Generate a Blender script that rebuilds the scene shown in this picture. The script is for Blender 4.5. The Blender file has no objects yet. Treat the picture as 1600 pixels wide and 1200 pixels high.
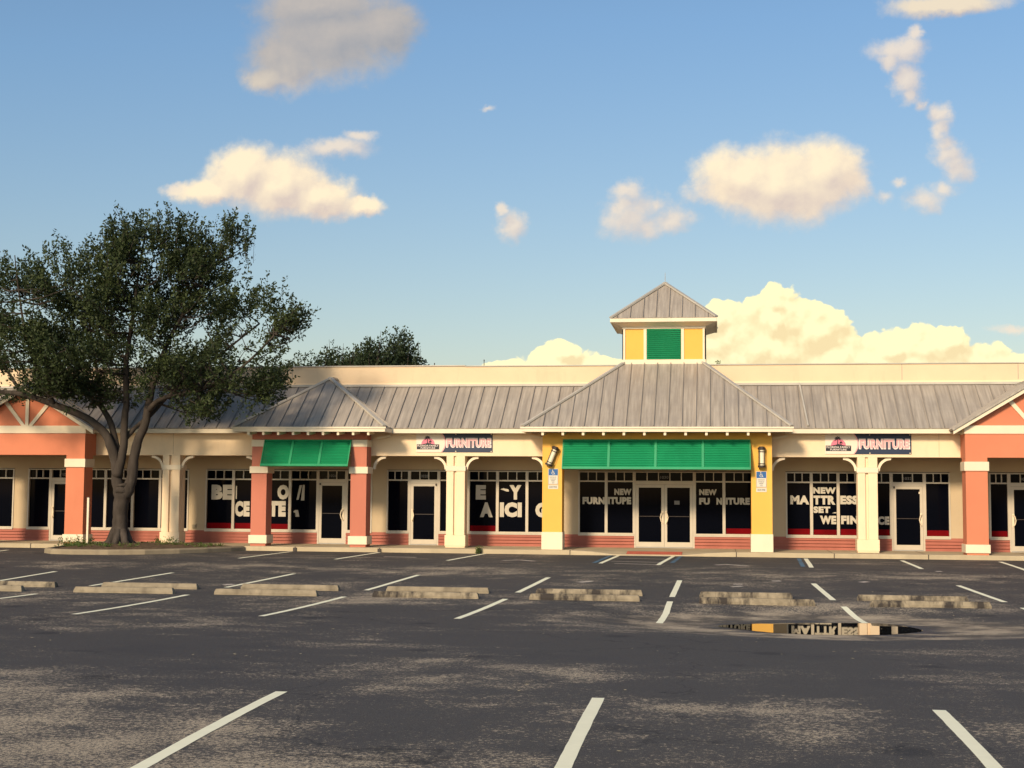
import bpy, math, random
import numpy as np
from mathutils import Vector, Matrix
R = math.radians
random.seed(7)
S = bpy.context.scene
COL = S.collection

# ---------------------------------------------------------------- camera
cam_d = bpy.data.cameras.new('camera')
cam = bpy.data.objects.new('camera', cam_d)
COL.objects.link(cam)
cam_d.sensor_width = 36
cam_d.lens = 49.5
cam_d.clip_end = 5000
cam.matrix_world = Matrix.Translation((0, 0, 1.85)) @ Matrix.Rotation(R(8.276), 4, 'Z') @ Matrix.Rotation(R(94.341), 4, 'X') @ Matrix.Rotation(0.0065, 4, 'Z')
S.camera = cam

# ---------------------------------------------------------------- exposure, sun
SUN_AZ, SUN_EL = 18.0, 25.0      # degrees left of straight behind the camera, and height
S.view_settings.view_transform = 'Standard'
S.view_settings.look = 'None'
S.view_settings.gamma = 1
S.view_settings.exposure = 0.36
S.view_settings.use_curve_mapping = False
sun_d = bpy.data.lights.new('sun', 'SUN')
sun_d.energy = 3.5
sun_d.angle = R(9)
sun_d.color = (1.0, 0.80, 0.56)
sun = bpy.data.objects.new('sun', sun_d)
COL.objects.link(sun)
to_sun = Vector((-math.sin(R(SUN_AZ)) * math.cos(R(SUN_EL)), -math.cos(R(SUN_AZ)) * math.cos(R(SUN_EL)), math.sin(R(SUN_EL))))
sun.rotation_euler = to_sun.to_track_quat('Z', 'Y').to_euler()

# ---------------------------------------------------------------- sky with clouds (all by world direction)
W = bpy.data.worlds.new('World')
S.world = W
W.use_nodes = True
W.cycles.sampling_method = 'NONE'
S.cycles.max_bounces = 5
S.cycles.diffuse_bounces = 3
SOFT = [  # U = X/Y, V = Z/Y, half width, half height, density
  (-0.2825, 0.3365, 0.0558, 0.0326, .85), (-0.3144, 0.3206, 0.0349, 0.0256, .8), (-0.2434, 0.3422, 0.0288, 0.0209, .85),
  (-0.3341, 0.3091, 0.0209, 0.0149, .7), (-0.2928, 0.3614, 0.0512, 0.0186, .85),
  (-0.3499, 0.2339, 0.0326, 0.0223, 1.1), (-0.3200, 0.2258, 0.0349, 0.0223, 1.1), (-0.3747, 0.2233, 0.0256, 0.0121, 1.0),
  (-0.2903, 0.2155, 0.0307, 0.0158, 1.1), (-0.2586, 0.2099, 0.0195, 0.0084, .95), (-0.3974, 0.2253, 0.0116, 0.0060, .8),
  (-0.2811, 0.2514, 0.0307, 0.0093, .75), (-0.2618, 0.2619, 0.0186, 0.0074, .6),
  (-0.1462, 0.1923, 0.0112, 0.0130, .8), (-0.1538, 0.2056, 0.0056, 0.0056, .8), (-0.1643, 0.2780, 0.0093, 0.0042, .45),
  (0.0459, 0.2190, 0.0488, 0.0279, 1.15), (0.0191, 0.2220, 0.0349, 0.0223, 1.1), (0.0770, 0.2251, 0.0288, 0.0233, 1.1),
  (-0.0012, 0.2123, 0.0233, 0.0102, .8), (0.0989, 0.2176, 0.0140, 0.0102, .7),
  (-0.0604, 0.1981, 0.0210, 0.0190, .78), (-0.0636, 0.2168, 0.0130, 0.0100, .74), (-0.0300, 0.1938, 0.0190, 0.0100, .74), (-0.0420, 0.2060, 0.0160, 0.0110, .5),
  (0.1265, 0.3130, 0.0242, 0.0102, .72), (0.1406, 0.3230, 0.0065, 0.0084, .7), (0.1327, 0.2920, 0.0112, 0.0149, .75),
  (0.1416, 0.2711, 0.0056, 0.0093, .55), (0.1532, 0.2639, 0.0093, 0.0112, .75), (0.1611, 0.2432, 0.0121, 0.0093, .7),
  (0.1699, 0.2280, 0.0121, 0.0130, .75), (0.1445, 0.2043, 0.0223, 0.0112, .6), (0.1286, 0.2182, 0.0093, 0.0065, .55),
  (0.1618, 0.3424, 0.0512, 0.0112, .85), (0.2006, 0.1135, 0.0177, 0.0042, .7),
  (0.1230, 0.3060, 0.010, 0.007, .8), (0.1360, 0.3130, 0.010, 0.012, .8), (0.1345, 0.2800, 0.008, 0.010, .7), (0.1640, 0.2350, 0.012, 0.010, .8),
  (0.1560, 0.2530, 0.009, 0.010, .75), (0.1600, 0.2110, 0.014, 0.008, .6), (0.1150, 0.2100, 0.012, 0.007, .5), (-.0480, .1900, .018, .009, .7), (-.0680, .2060, .010, .012, .7)]
HARD = [
  (0.0451, 0.1210, 0.0326, 0.0242), (0.0140, 0.1099, 0.0270, 0.0242), (0.0006, 0.1215, 0.0177, 0.0140),
  (0.0693, 0.1117, 0.0270, 0.0233), (0.0408, 0.1346, 0.0167, 0.0121), (0.0800, 0.0936, 0.0326, 0.0163),
  (0.1407, 0.0999, 0.0395, 0.0186), (0.1213, 0.0978, 0.0279, 0.0158), (0.1579, 0.1042, 0.0209, 0.0140),
  (0.0996, 0.0926, 0.0233, 0.0112), (0.2043, 0.0901, 0.0233, 0.0102), (-0.1131, 0.0913, 0.0335, 0.0149),
  (-0.1085, 0.1005, 0.0158, 0.0084), (-0.1455, 0.0887, 0.0223, 0.0065), (-0.0855, 0.0902, 0.0233, 0.0074),
  (0.0359, 0.0759, 0.1488, 0.0186), (0.03, .100, .06, .03), (0.13, .085, .10, .022)]


def NT(nt):
    L = nt.links.new

    def n(t, **k):
        o = nt.nodes.new(t)
        for a, v in k.items():
            setattr(o, a, v)
        return o

    def put(sock, v):
        if hasattr(v, 'links'):
            L(v, sock)
        else:
            sock.default_value = v

    def m(op, a, b=0.0, c=0.0, clamp=False):
        o = n('ShaderNodeMath', operation=op, use_clamp=clamp)
        put(o.inputs[0], a); put(o.inputs[1], b); put(o.inputs[2], c)
        return o.outputs[0]

    def vm(op, a, b=(0, 0, 0)):
        o = n('ShaderNodeVectorMath', operation=op)
        put(o.inputs[0], a); put(o.inputs[1], b)
        return o.outputs['Value'] if op in ('LENGTH', 'DOT_PRODUCT') else o.outputs[0]

    def rng(v, a, b, c, d, typ='LINEAR'):
        o = n('ShaderNodeMapRange', interpolation_type=typ)
        put(o.inputs[0], v)
        for i, q in enumerate((a, b, c, d)):
            o.inputs[i + 1].default_value = q
        return o.outputs[0]

    def noise(vec, scale, detail=4, rough=.55, col=False):
        o = n('ShaderNodeTexNoise')
        put(o.inputs['Vector'], vec)
        o.inputs['Scale'].default_value = scale
        o.inputs['Detail'].default_value = detail
        o.inputs['Roughness'].default_value = rough
        return o.outputs['Color' if col else 0]

    def mix(f, a, b, blend='MIX'):
        o = n('ShaderNodeMix', data_type='RGBA', blend_type=blend)
        put(o.inputs[0], f)
        for i, v in ((6, a), (7, b)):
            if hasattr(v, 'links'):
                L(v, o.inputs[i])
            else:
                o.inputs[i].default_value = tuple(v) + (1,) if len(v) == 3 else v
        return o.outputs[2]
    return L, n, put, m, vm, rng, noise, mix


WISP = [b for b in SOFT if b[4] < .83 and not (b[0] < -.27 and b[1] > .30)]
SOFT = [b for b in SOFT if b not in WISP]
SOFT = [(b[0], b[1], b[2] * 1.17, b[3] * 1.17, b[4] + .08) if b[0] < -.2 and b[1] > .3 else b for b in SOFT]
WISP = [(b[0], b[1], b[2] * 1.45, b[3] * 1.45, b[4]) for b in WISP]


def cloud_group(name, blobs, hard):
    g = bpy.data.node_groups.new(name, 'ShaderNodeTree')
    g.interface.new_socket('Vector', in_out='INPUT', socket_type='NodeSocketVector')
    g.interface.new_socket('Value', in_out='OUTPUT', socket_type='NodeSocketFloat')
    L, n, put, m, vm, rng, noise, mix = NT(g)
    gi, go = n('NodeGroupInput'), n('NodeGroupOutput')
    p = gi.outputs[0]
    w1 = vm('SUBTRACT', noise(p, 26 if hard else 20, 5, .6, True), (.5, .5, .5))
    q = vm('ADD', p, vm('MULTIPLY', w1, (.017, .015, 0) if hard else (.026, .020, 0)))
    w2 = vm('SUBTRACT', noise(p, 90, 4, .6, True), (.5, .5, .5))
    q = vm('ADD', q, vm('MULTIPLY', w2, (.004, .004, 0) if hard else (.012, .010, 0)))
    acc = None
    for b in blobs:
        h = b[4] if len(b) > 4 else 1.0
        d = vm('LENGTH', vm('MULTIPLY', vm('SUBTRACT', q, (b[0], b[1], 0)), (1 / b[2], 1 / b[3], 0)))
        v = m('SUBTRACT', h, d)
        acc = v if acc is None else m('SMOOTH_MAX', acc, v, .25)
    if hard:
        vo = n('ShaderNodeTexVoronoi', feature='SMOOTH_F1', voronoi_dimensions='2D')
        put(vo.inputs['Vector'], q); vo.inputs['Scale'].default_value = 62; vo.inputs['Smoothness'].default_value = .35
        vo.inputs['Detail'].default_value = 2.0; vo.inputs['Roughness'].default_value = .5
        acc = m('ADD', acc, m('MULTIPLY', m('SUBTRACT', .62, vo.outputs['Distance']), .38))
    else:
        acc = m('ADD', acc, m('MULTIPLY', m('SUBTRACT', noise(p, 75, 6, .62), .5), .42))
        acc = m('ADD', acc, m('MULTIPLY', m('SUBTRACT', noise(p, 26, 3, .5), .5), .35))
    L(acc, go.inputs[0])
    return g


def build_world():
    nt = W.node_tree
    nt.nodes.clear()
    L, n, put, m, vm, rng, noise, mix = NT(nt)
    out = n('ShaderNodeOutputWorld')
    bg = n('ShaderNodeBackground')
    bg.inputs[1].default_value = 0.15
    L(bg.outputs[0], out.inputs[0])
    sky = n('ShaderNodeTexSky', sky_type='NISHITA')
    sky.sun_disc = False
    sky.sun_elevation = R(SUN_EL)
    sky.sun_rotation = R(180 + SUN_AZ)
    sky.air_density = 1.0; sky.dust_density = 1.2; sky.ozone_density = 1.0
    tc = n('ShaderNodeTexCoord')
    sep = n('ShaderNodeSeparateXYZ'); L(tc.outputs['Generated'], sep.inputs[0])
    X, Y, Z = sep.outputs
    ys = m('MAXIMUM', Y, .05)
    cb = n('ShaderNodeCombineXYZ'); L(m('DIVIDE', X, ys), cb.inputs[0]); L(m('DIVIDE', Z, ys), cb.inputs[1])
    p = cb.outputs[0]
    V = m('DIVIDE', Z, ys)
    front = m('GREATER_THAN', Y, .1)
    gs, gh = cloud_group('soft_clouds', SOFT, False), cloud_group('far_cumulus', HARD, True)

    def field(g, v):
        o = n('ShaderNodeGroup'); o.node_tree = g
        L(v, o.inputs[0]); return o.outputs[0]
    # soft clouds
    a0 = field(gs, p); a1 = field(gs, vm('ADD', p, (-.006, .009, 0)))
    al = rng(a0, -.20, .45, 0, 1, 'SMOOTHSTEP')
    al = m('MULTIPLY', m('MULTIPLY', al, front), .95)
    lit = m('ADD', .55, m('MULTIPLY', m('SUBTRACT', a0, a1), 1.1), clamp=True)
    hi = rng(V, .26, .33, 0, 1, 'SMOOTHSTEP')
    U = m('DIVIDE', X, ys)
    hl = m('MULTIPLY', hi, rng(U, -.15, .05, 1, .35))
    c_lit = mix(hl, (5.7, 4.75, 3.3), (2.8, 2.55, 2.35))
    c_sh = mix(hl, (3.9, 3.2, 2.75), (1.9, 1.95, 2.1))
    ccol = mix(lit, c_sh, c_lit)
    # far bright cumulus
    b0 = field(gh, p); b1 = field(gh, vm('ADD', p, (-.003, .006, 0)))
    bl = m('MULTIPLY', rng(b0, 0, .10, 0, 1, 'SMOOTHSTEP'), front)
    blit = m('ADD', m('ADD', .55, m('MULTIPLY', m('SUBTRACT', noise(p, 60, 5, .6), .5), .9)), m('MULTIPLY', m('SUBTRACT', b0, b1), 2.6), clamp=True)
    bcol = mix(blit, (5.0, 4.05, 2.3), (5.8, 5.35, 3.2))
    skc = mix(1.0, sky.outputs[0], SKY_TINT, 'MULTIPLY')
    skc = mix(1.0, skc, mix(rng(V, .04, .34, 0, 1), (.60, .56, .555), (.53, .66, .83)), 'MULTIPLY')   # hazier, dimmer low sky
    gw = cloud_group('wispy_clouds', WISP, False)
    w0 = field(gw, p); w1 = field(gw, vm('ADD', p, (-.006, .009, 0)))
    wl = m('MULTIPLY', m('MULTIPLY', rng(m('ADD', w0, m('MULTIPLY', m('SUBTRACT', noise(p, 110, 4, .65), .5), .35)), -.10, .62, 0, 1, 'SMOOTHSTEP'), front), .80)
    wlit = m('ADD', .45, m('MULTIPLY', m('SUBTRACT', w0, w1), .9), clamp=True)
    skc = mix(wl, skc, mix(wlit, (3.7, 3.15, 2.85), (5.0, 4.2, 3.3)))
    c = mix(bl, skc, bcol)
    c = mix(al, c, ccol)
    L(c, bg.inputs[0])


SKY_TINT = (1.06, 1.0, .86)
build_world()


# ---------------------------------------------------------------- helpers
def tag(o, label=None, cat=None, group=None, kind=None):
    if label: o['label'] = label
    if cat: o['category'] = cat
    if group: o['group'] = group
    if kind: o['kind'] = kind
    return o


def empty(name, loc=(0, 0, 0), rz=0):
    o = bpy.data.objects.new(name, None)
    COL.objects.link(o)
    o.location = loc
    o.rotation_euler = (0, 0, rz)
    o.empty_display_size = .3
    return o


class MB:
    def __init__(s):
        s.v, s.f = [], []

    def add(s, vs, fs):
        k = len(s.v)
        s.v += [tuple(v) for v in vs]
        s.f += [tuple(i + k for i in f) for f in fs]
        return s

    def box(s, x0, x1, y0, y1, z0, z1):
        return s.add([(x, y, z) for z in (z0, z1) for y in (y0, y1) for x in (x0, x1)],
                     [(0, 2, 3, 1), (4, 5, 7, 6), (0, 1, 5, 4), (2, 6, 7, 3), (0, 4, 6, 2), (1, 3, 7, 5)])

    def obox(s, c, ax, ay, az, hx, hy, hz):   # oriented box
        c, ax, ay, az = Vector(c), Vector(ax).normalized(), Vector(ay).normalized(), Vector(az).normalized()
        vs = [c + ax * (i * hx) + ay * (j * hy) + az * (k * hz) for k in (-1, 1) for j in (-1, 1) for i in (-1, 1)]
        return s.add(vs, [(0, 2, 3, 1), (4, 5, 7, 6), (0, 1, 5, 4), (2, 6, 7, 3), (0, 4, 6, 2), (1, 3, 7, 5)])

    def bar(s, a, b, w, h, up=(0, 0, 1)):     # box from a to b
        a, b = Vector(a), Vector(b)
        d = (b - a); l = d.length; d.normalize()
        sd = d.cross(Vector(up))
        if sd.length < 1e-4: sd = Vector((1, 0, 0))
        sd.normalize(); u = sd.cross(d)
        return s.obox((a + b) / 2, d, sd, u, l / 2, w / 2, h / 2)

    def prism(s, poly, y0, y1):               # polygon in XZ pushed along Y
        n = len(poly)
        vs = [(x, y0, z) for x, z in poly] + [(x, y1, z) for x, z in poly]
        fs = [tuple(range(n)), tuple(range(2 * n - 1, n - 1, -1))]
        fs += [(i, i + n, (i + 1) % n + n, (i + 1) % n) for i in range(n)]
        return s.add(vs, fs)

    def slab(s, pts, t):                      # planar polygon in space given thickness t downwards
        n = len(pts); pts = [Vector(p) for p in pts]
        nm = (pts[1] - pts[0]).cross(pts[2] - pts[0]).normalized()
        if nm.z < 0: nm = -nm
        vs = pts + [p - nm * t for p in pts]
        fs = [tuple(range(n)), tuple(range(2 * n - 1, n - 1, -1))]
        fs += [(i, i + n, (i + 1) % n + n, (i + 1) % n) for i in range(n)]
        return s.add(vs, fs)

    def tube(s, pts, rad, n=8, cap=True):
        pts = [Vector(p) for p in pts]
        if not hasattr(rad, '__len__'): rad = [rad] * len(pts)
        k = len(s.v); prev = None
        for i, p in enumerate(pts):
            d = (pts[min(i + 1, len(pts) - 1)] - pts[max(i - 1, 0)]).normalized()
            if prev is None:
                a = d.cross(Vector((0, 1, 0)))
                if a.length < .1: a = d.cross(Vector((1, 0, 0)))
            else:
                a = prev - d * prev.dot(d)
            a.normalize(); prev = a; b = d.cross(a)
            for j in range(n):
                t = 2 * math.pi * j / n
                s.v.append(tuple(p + a * (math.cos(t) * rad[i]) + b * (math.sin(t) * rad[i])))
        for i in range(len(pts) - 1):
            for j in range(n):
                s.f.append((k + i * n + j, k + i * n + (j + 1) % n, k + (i + 1) * n + (j + 1) % n, k + (i + 1) * n + j))
        if cap:
            s.f.append(tuple(k + j for j in range(n))[::-1])
            e = k + (len(pts) - 1) * n
            s.f.append(tuple(e + j for j in range(n)))
        return s

    def build(s, name, mat, parent=None, smooth=False, bevel=0):
        me = bpy.data.meshes.new(name)
        me.from_pydata(s.v, [], s.f)
        me.update()
        import bmesh
        bm = bmesh.new(); bm.from_mesh(me)
        bmesh.ops.recalc_face_normals(bm, faces=bm.faces)
        bm.to_mesh(me); bm.free()
        if smooth:
            me.polygons.foreach_set('use_smooth', [True] * len(me.polygons))
        me.materials.append(mat)
        o = bpy.data.objects.new(name, me)
        COL.objects.link(o)
        if parent is not None:
            o.parent = parent
            if parent.type == 'EMPTY' or parent.parent is None:
                pass
        if bevel:
            b = o.modifiers.new('b', 'BEVEL'); b.width = bevel; b.segments = 2; b.limit_method = 'ANGLE'
        return o


def mat(name, color, rough=.7, var=.12, vscale=1.5, bump=0.0, bscale=60, spec=.4, stain=0.0, stretch=(1, 1, 1), c2=None, metal=0.0, world=False, srange=(.55, .78)):
    M = bpy.data.materials.new(name)
    M.use_nodes = True
    nt = M.node_tree
    bs = nt.nodes['Principled BSDF']
    L, n, put, m, vm, rng, noise, mix = NT(nt)
    tc = n('ShaderNodeNewGeometry').outputs['Position'] if world else n('ShaderNodeTexCoord').outputs['Object']
    p = vm('MULTIPLY', tc, stretch)
    dark = tuple(c * (1 - var) for c in color)
    lite = tuple(min(1, c * (1 + var)) for c in color)
    c = mix(rng(noise(p, vscale, 5), .3, .7, 0, 1), dark, lite)
    if stain:
        st = rng(noise(vm('MULTIPLY', tc, (1.0, 1.0, .22)), 2.3, 6, .65), srange[0], srange[1], 0, stain)
        c = mix(st, c, c2 or tuple(q * .55 for q in color))
    L(c, bs.inputs['Base Color'])
    bs.inputs['Roughness'].default_value = rough
    bs.inputs['Specular IOR Level'].default_value = spec
    bs.inputs['Metallic'].default_value = metal
    if bump:
        b = n('ShaderNodeBump'); b.inputs['Strength'].default_value = bump; b.inputs['Distance'].default_value = .01
        L(noise(tc, bscale, 3), b.inputs['Height']); L(b.outputs[0], bs.inputs['Normal'])
    return M


M = {}
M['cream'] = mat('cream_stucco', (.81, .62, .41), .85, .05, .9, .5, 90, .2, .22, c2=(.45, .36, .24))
M['cream_wall'] = mat('shade_dark_cream_stucco', (.50, .385, .245), .85, .05, .9, .5, 90, .2, .15)  # cream darkened in the base colour to stand in for canopy shade
M['parapet'] = mat('parapet_stucco', (.68, .52, .345), .85, .06, .6, .4, 70, .2, .35, c2=(.42, .33, .23))
M['orange'] = mat('orange_stucco', (.60, .205, .112), .85, .05, .8, .5, 90, .2, .12)
M['salmon'] = mat('salmon_stucco', (.50, .175, .115), .85, .06, .8, .5, 90, .2, .15)
M['yellow'] = mat('yellow_stucco', (.78, .425, .09), .85, .04, .8, .5, 90, .2, .12)
M['trim'] = mat('white_trim', (.74, .62, .45), .6, .05, 1.5, .15, 40, .3, .15, c2=(.5, .42, .32))
M['fascia'] = mat('fascia_paint', (.72, .62, .46), .55, .06, 1.5, .1, 40, .35, .25, c2=(.45, .38, .3))
M['frame'] = mat('aluminium_frame', (.50, .43, .33), .4, .06, 3, 0, 60, .5)
M['siding'] = mat('brick_red_siding', (.36, .115, .078), .65, .10, 2.2, .2, 50, .3, .2, c2=(.30, .10, .07))
M['glass'] = mat('dark_glass', (.002, .0025, .005), .05, .02, 2, 0, 60, .03)
M['green'] = mat('green_shutter_paint', (.012, .255, .105), .42, .10, 1.4, 0, 60, .45, .35, c2=(.03, .33, .15))
M['concrete'] = mat('walkway_concrete', (.46, .37, .24), .9, .12, 1.2, .4, 60, .2, .4, c2=(.26, .21, .15))
M['dark_metal'] = mat('dark_bronze', (.035, .022, .015), .5, .1, 5)
M['grey_metal'] = mat('grey_metal', (.35, .33, .30), .45, .1, 5)
M['lamp_glass'] = mat('lamp_glass', (.80, .72, .52), .3, .04, 5, 0, 60, .5)
M['letter'] = mat('white_vinyl', (.47, .42, .33), .6, .05, 5)
M['number'] = mat('number_vinyl', (.16, .15, .14), .6, .05, 5)
M['red'] = mat('red_film', (.13, .001, .003), .7, .2, 2.5, 0, 60, .05)
M['ceiling'] = mat('shade_dark_ceiling', (.14, .10, .065), .9, .1, 2)  # unseen ceiling coloured dark to deepen the shade above the windows
M['darkroom'] = mat('dark_interior', (.01, .01, .012), .9, .1, 1)


def roof_metal():
    Mx = bpy.data.materials.new('standing_seam_metal'); Mx.use_nodes = True
    nt = Mx.node_tree; bs = nt.nodes['Principled BSDF']
    L, n, put, m, vm, rng, noise, mix = NT(nt)
    tc = n('ShaderNodeTexCoord').outputs['Object']
    a = noise(vm('MULTIPLY', tc, (9, .5, .5)), 1.6, 5, .6)
    b = noise(tc, .7, 4, .6)
    c = mix(rng(a, .3, .7, 0, 1), (.27, .23, .19), (.46, .40, .33))
    c = mix(rng(b, .45, .75, 0, .55), c, (.23, .205, .185))
    L(c, bs.inputs['Base Color'])
    L(rng(a, .3, .7, .42, .6), bs.inputs['Roughness'])
    bs.inputs['Metallic'].default_value = .1
    return Mx


M['roof'] = roof_metal()
M['roof_cap'] = mat('roof_cap_metal', (.44, .40, .34), .5, .1, 2, 0, 60, .4, .2)
M['seam'] = mat('seam_metal', (.30, .265, .23), .5, .1, 2, metal=.2)


def asphalt():
    Mx = bpy.data.materials.new('worn_asphalt'); Mx.use_nodes = True
    nt = Mx.node_tree; bs = nt.nodes['Principled BSDF']
    L, n, put, m, vm, rng, noise, mix = NT(nt)
    tc = n('ShaderNodeTexCoord').outputs['Object']
    big = noise(vm('MULTIPLY', tc, (.24, .30, 1)), 1.0, 4, .55)
    mid = noise(vm('MULTIPLY', tc, (.95, 1.25, 1)), 1.0, 6, .66)
    fine = noise(tc, 19, 5, .75)
    gr = noise(tc, 110, 3, .7)
    worn = m('ADD', m('MULTIPLY', big, .5), m('MULTIPLY', mid, .5))
    # drive lane between the two rows of bays and in front of the shops is polished lighter
    sep = n('ShaderNodeSeparateXYZ'); L(tc, sep.inputs[0])
    Yw = m('ADD', sep.outputs[1], m('MULTIPLY', m('SUBTRACT', mid, .5), 2.6))
    lane = m('SUBTRACT', 1.0, m('ABSOLUTE', m('DIVIDE', m('SUBTRACT', Yw, 33.6), 1.9)), clamp=True)
    stopsl = m('SUBTRACT', 1.0, m('ABSOLUTE', m('DIVIDE', m('SUBTRACT', Yw, 26.6), 3.0)), clamp=True)
    worn = m('ADD', worn, m('MULTIPLY', lane, .085))
    worn = m('ADD', worn, m('MULTIPLY', stopsl, .075))
    fac = m('ADD', worn, m('MULTIPLY', m('SUBTRACT', fine, .5), .62))
    for bx, by, rx, ry, k_ in ((-4.9, 10.1, 3.0, 2.2, .115), (-2.8, 15.0, 2.6, 1.5, .10), (-6.8, 13.2, 2.6, 1.5, .055), (1.4, 12.0, 2.6, 1.5, .08), (-1.6, 9.5, 2.2, 1.3, .07), (3.4, 15.5, 2.0, 1.2, .08), (-7.6, 20.5, 3.2, 1.5, .06), (-1.0, 19.5, 4.5, 1.6, -.09), (2.0, 17.0, 3.5, 2.0, -.06), (-6.0, 17.5, 3.5, 1.6, -.05)):
        q_ = vm('LENGTH', vm('MULTIPLY', vm('SUBTRACT', tc, (bx, by, 0)), (1 / rx, 1 / ry, 0)))
        fac = m('ADD', fac, m('MULTIPLY', rng(q_, 1.3, .2, 0, 1, 'SMOOTHSTEP'), k_))
    patch = rng(fac, .47, .68, 0, 1, 'SMOOTHSTEP')
    fleck = noise(vm('MULTIPLY', tc, (1, .8, 1)), 38, 3, .85)
    fm = rng(m('ADD', fleck, m('MULTIPLY', m('SUBTRACT', patch, .5), .20)), .535, .585, 0, 1, 'SMOOTHSTEP')
    spk = rng(gr, .44, .60, 0, 1)
    seal = mix(spk, (.040, .036, .034), (.098, .088, .080))
    c = mix(m('MULTIPLY', patch, .34), seal, mix(spk, (.10, .084, .066), (.24, .195, .145)))
    c = mix(m('MULTIPLY', fm, m('ADD', .20, m('MULTIPLY', patch, .75))), c, mix(spk, (.30, .24, .17), (.66, .54, .38)))
    c = mix(rng(noise(vm('MULTIPLY', tc, (.4, .6, 1)), 1.3, 3), .55, .8, 0, .5), c, (.036, .033, .036))
    vs_ = n('ShaderNodeTexVoronoi'); put(vs_.inputs['Vector'], tc); vs_.inputs['Scale'].default_value = .55     # oil drips
    oil = rng(m('ADD', vs_.outputs['Distance'], m('MULTIPLY', m('SUBTRACT', fine, .5), .12)), .07, .16, .55, 0, 'SMOOTHSTEP')
    c = mix(oil, c, (.016, .015, .016))
    # pale sediment round the puddle and the low spot
    pd = vm('LENGTH', vm('MULTIPLY', vm('SUBTRACT', tc, (1.7, 23.7, -.35)), (1 / 3.6, 1 / 2.3, 0)))
    pd = m('ADD', pd, m('MULTIPLY', m('SUBTRACT', noise(vm('MULTIPLY', tc, (.6, 2.5, 1)), 1.6, 5, .65), .5), .9))
    silt = m('MULTIPLY', rng(pd, 1.05, .8, 0, 1, 'SMOOTHSTEP'), rng(pd, .42, .62, 0, 1, 'SMOOTHSTEP'))
    c = mix(m('MULTIPLY', silt, .75), c, mix(rng(mid, .42, .58, 0, 1), (.11, .09, .068), (.46, .37, .26)))
    wet = rng(pd, .58, .42, 0, 1, 'SMOOTHSTEP')
    c = mix(m('MULTIPLY', wet, .9), c, (.028, .022, .018))
    # hairline cracks
    vo = n('ShaderNodeTexVoronoi', feature='DISTANCE_TO_EDGE')
    put(vo.inputs['Vector'], vm('ADD', tc, vm('MULTIPLY', vm('SUBTRACT', noise(tc, 1.2, 5, .6, True), (.5, .5, .5)), (1.6, 1.6, 0))))
    vo.inputs['Scale'].default_value = .16
    crack = rng(vo.outputs['Distance'], .0, .0035, .7, 0)
    c = mix(crack, c, (.012, .011, .011))
    L(c, bs.inputs['Base Color'])
    L(m('ADD', .78, m('MULTIPLY', wet, -.35)), bs.inputs['Roughness'])
    bs.inputs['Specular IOR Level'].default_value = .3
    b = n('ShaderNodeBump'); b.inputs['Strength'].default_value = .7; b.inputs['Distance'].default_value = .008
    L(m('ADD', gr, m('MULTIPLY', fine, 1.2)), b.inputs['Height']); L(b.outputs[0], bs.inputs['Normal'])
    return Mx


M['asphalt'] = asphalt()


def worn_paint(name, col, wear=.45, under=(.07, .06, .055)):
    Mx = bpy.data.materials.new(name); Mx.use_nodes = True
    nt = Mx.node_tree; bs = nt.nodes['Principled BSDF']
    L, n, put, m, vm, rng, noise, mix = NT(nt)
    tc = n('ShaderNodeTexCoord').outputs['Object']
    f = m('ADD', m('MULTIPLY', noise(tc, 38, 4, .7), .6), m('MULTIPLY', noise(tc, 2.5, 3), .4))
    c = mix(noise(tc, 6, 3), tuple(q * .86 for q in col), col)
    L(mix(rng(f, wear + .16, wear + .26, 0, .85), c, under), bs.inputs['Base Color'])
    bs.inputs['Roughness'].default_value = .75
    return Mx


M['line'] = worn_paint('white_road_paint', (.93, .89, .65), .52)
M['line_faded'] = worn_paint('faded_road_paint', (.58, .50, .42), .46)
M['line_blue'] = worn_paint('blue_road_paint', (.07, .17, .26), .33)


# ---------------------------------------------------------------- ground
def gz(X, Y):
    """shallow valley along the middle of the lot with a low spot where the puddle stands"""
    q = min(1, abs(Y - 23.6) / 14.0)
    r = math.hypot((X - 1.7) / 4.8, (Y - 23.6) / 3.6)
    t = min(max((r - .42) / .58, 0), 1)
    return -.25 * math.cos(q * math.pi / 2) ** 2 - .10 * (1 - t * t * (3 - 2 * t))


def ground():
    def axis(lo, hi, fine_lo, fine_hi, st):
        a = [lo, lo * .5 + fine_lo * .5]
        x = fine_lo
        while x <= fine_hi + 1e-6:
            a.append(x); x += st
        return a + [hi * .5 + fine_hi * .5, hi]
    xs = axis(-500, 500, -6, 9.5, .25)
    ys = axis(-300, 1200, 9, 38, .25)
    vs = [(x, y, gz(x, y)) for y in ys for x in xs]
    n = len(xs)
    fs = [(j * n + i, j * n + i + 1, (j + 1) * n + i + 1, (j + 1) * n + i) for j in range(len(ys) - 1) for i in range(n - 1)]
    mb = MB(); mb.v, mb.f = vs, fs
    tag(mb.build('parking_lot', M['asphalt'], smooth=True), kind='structure')


ground()

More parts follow.
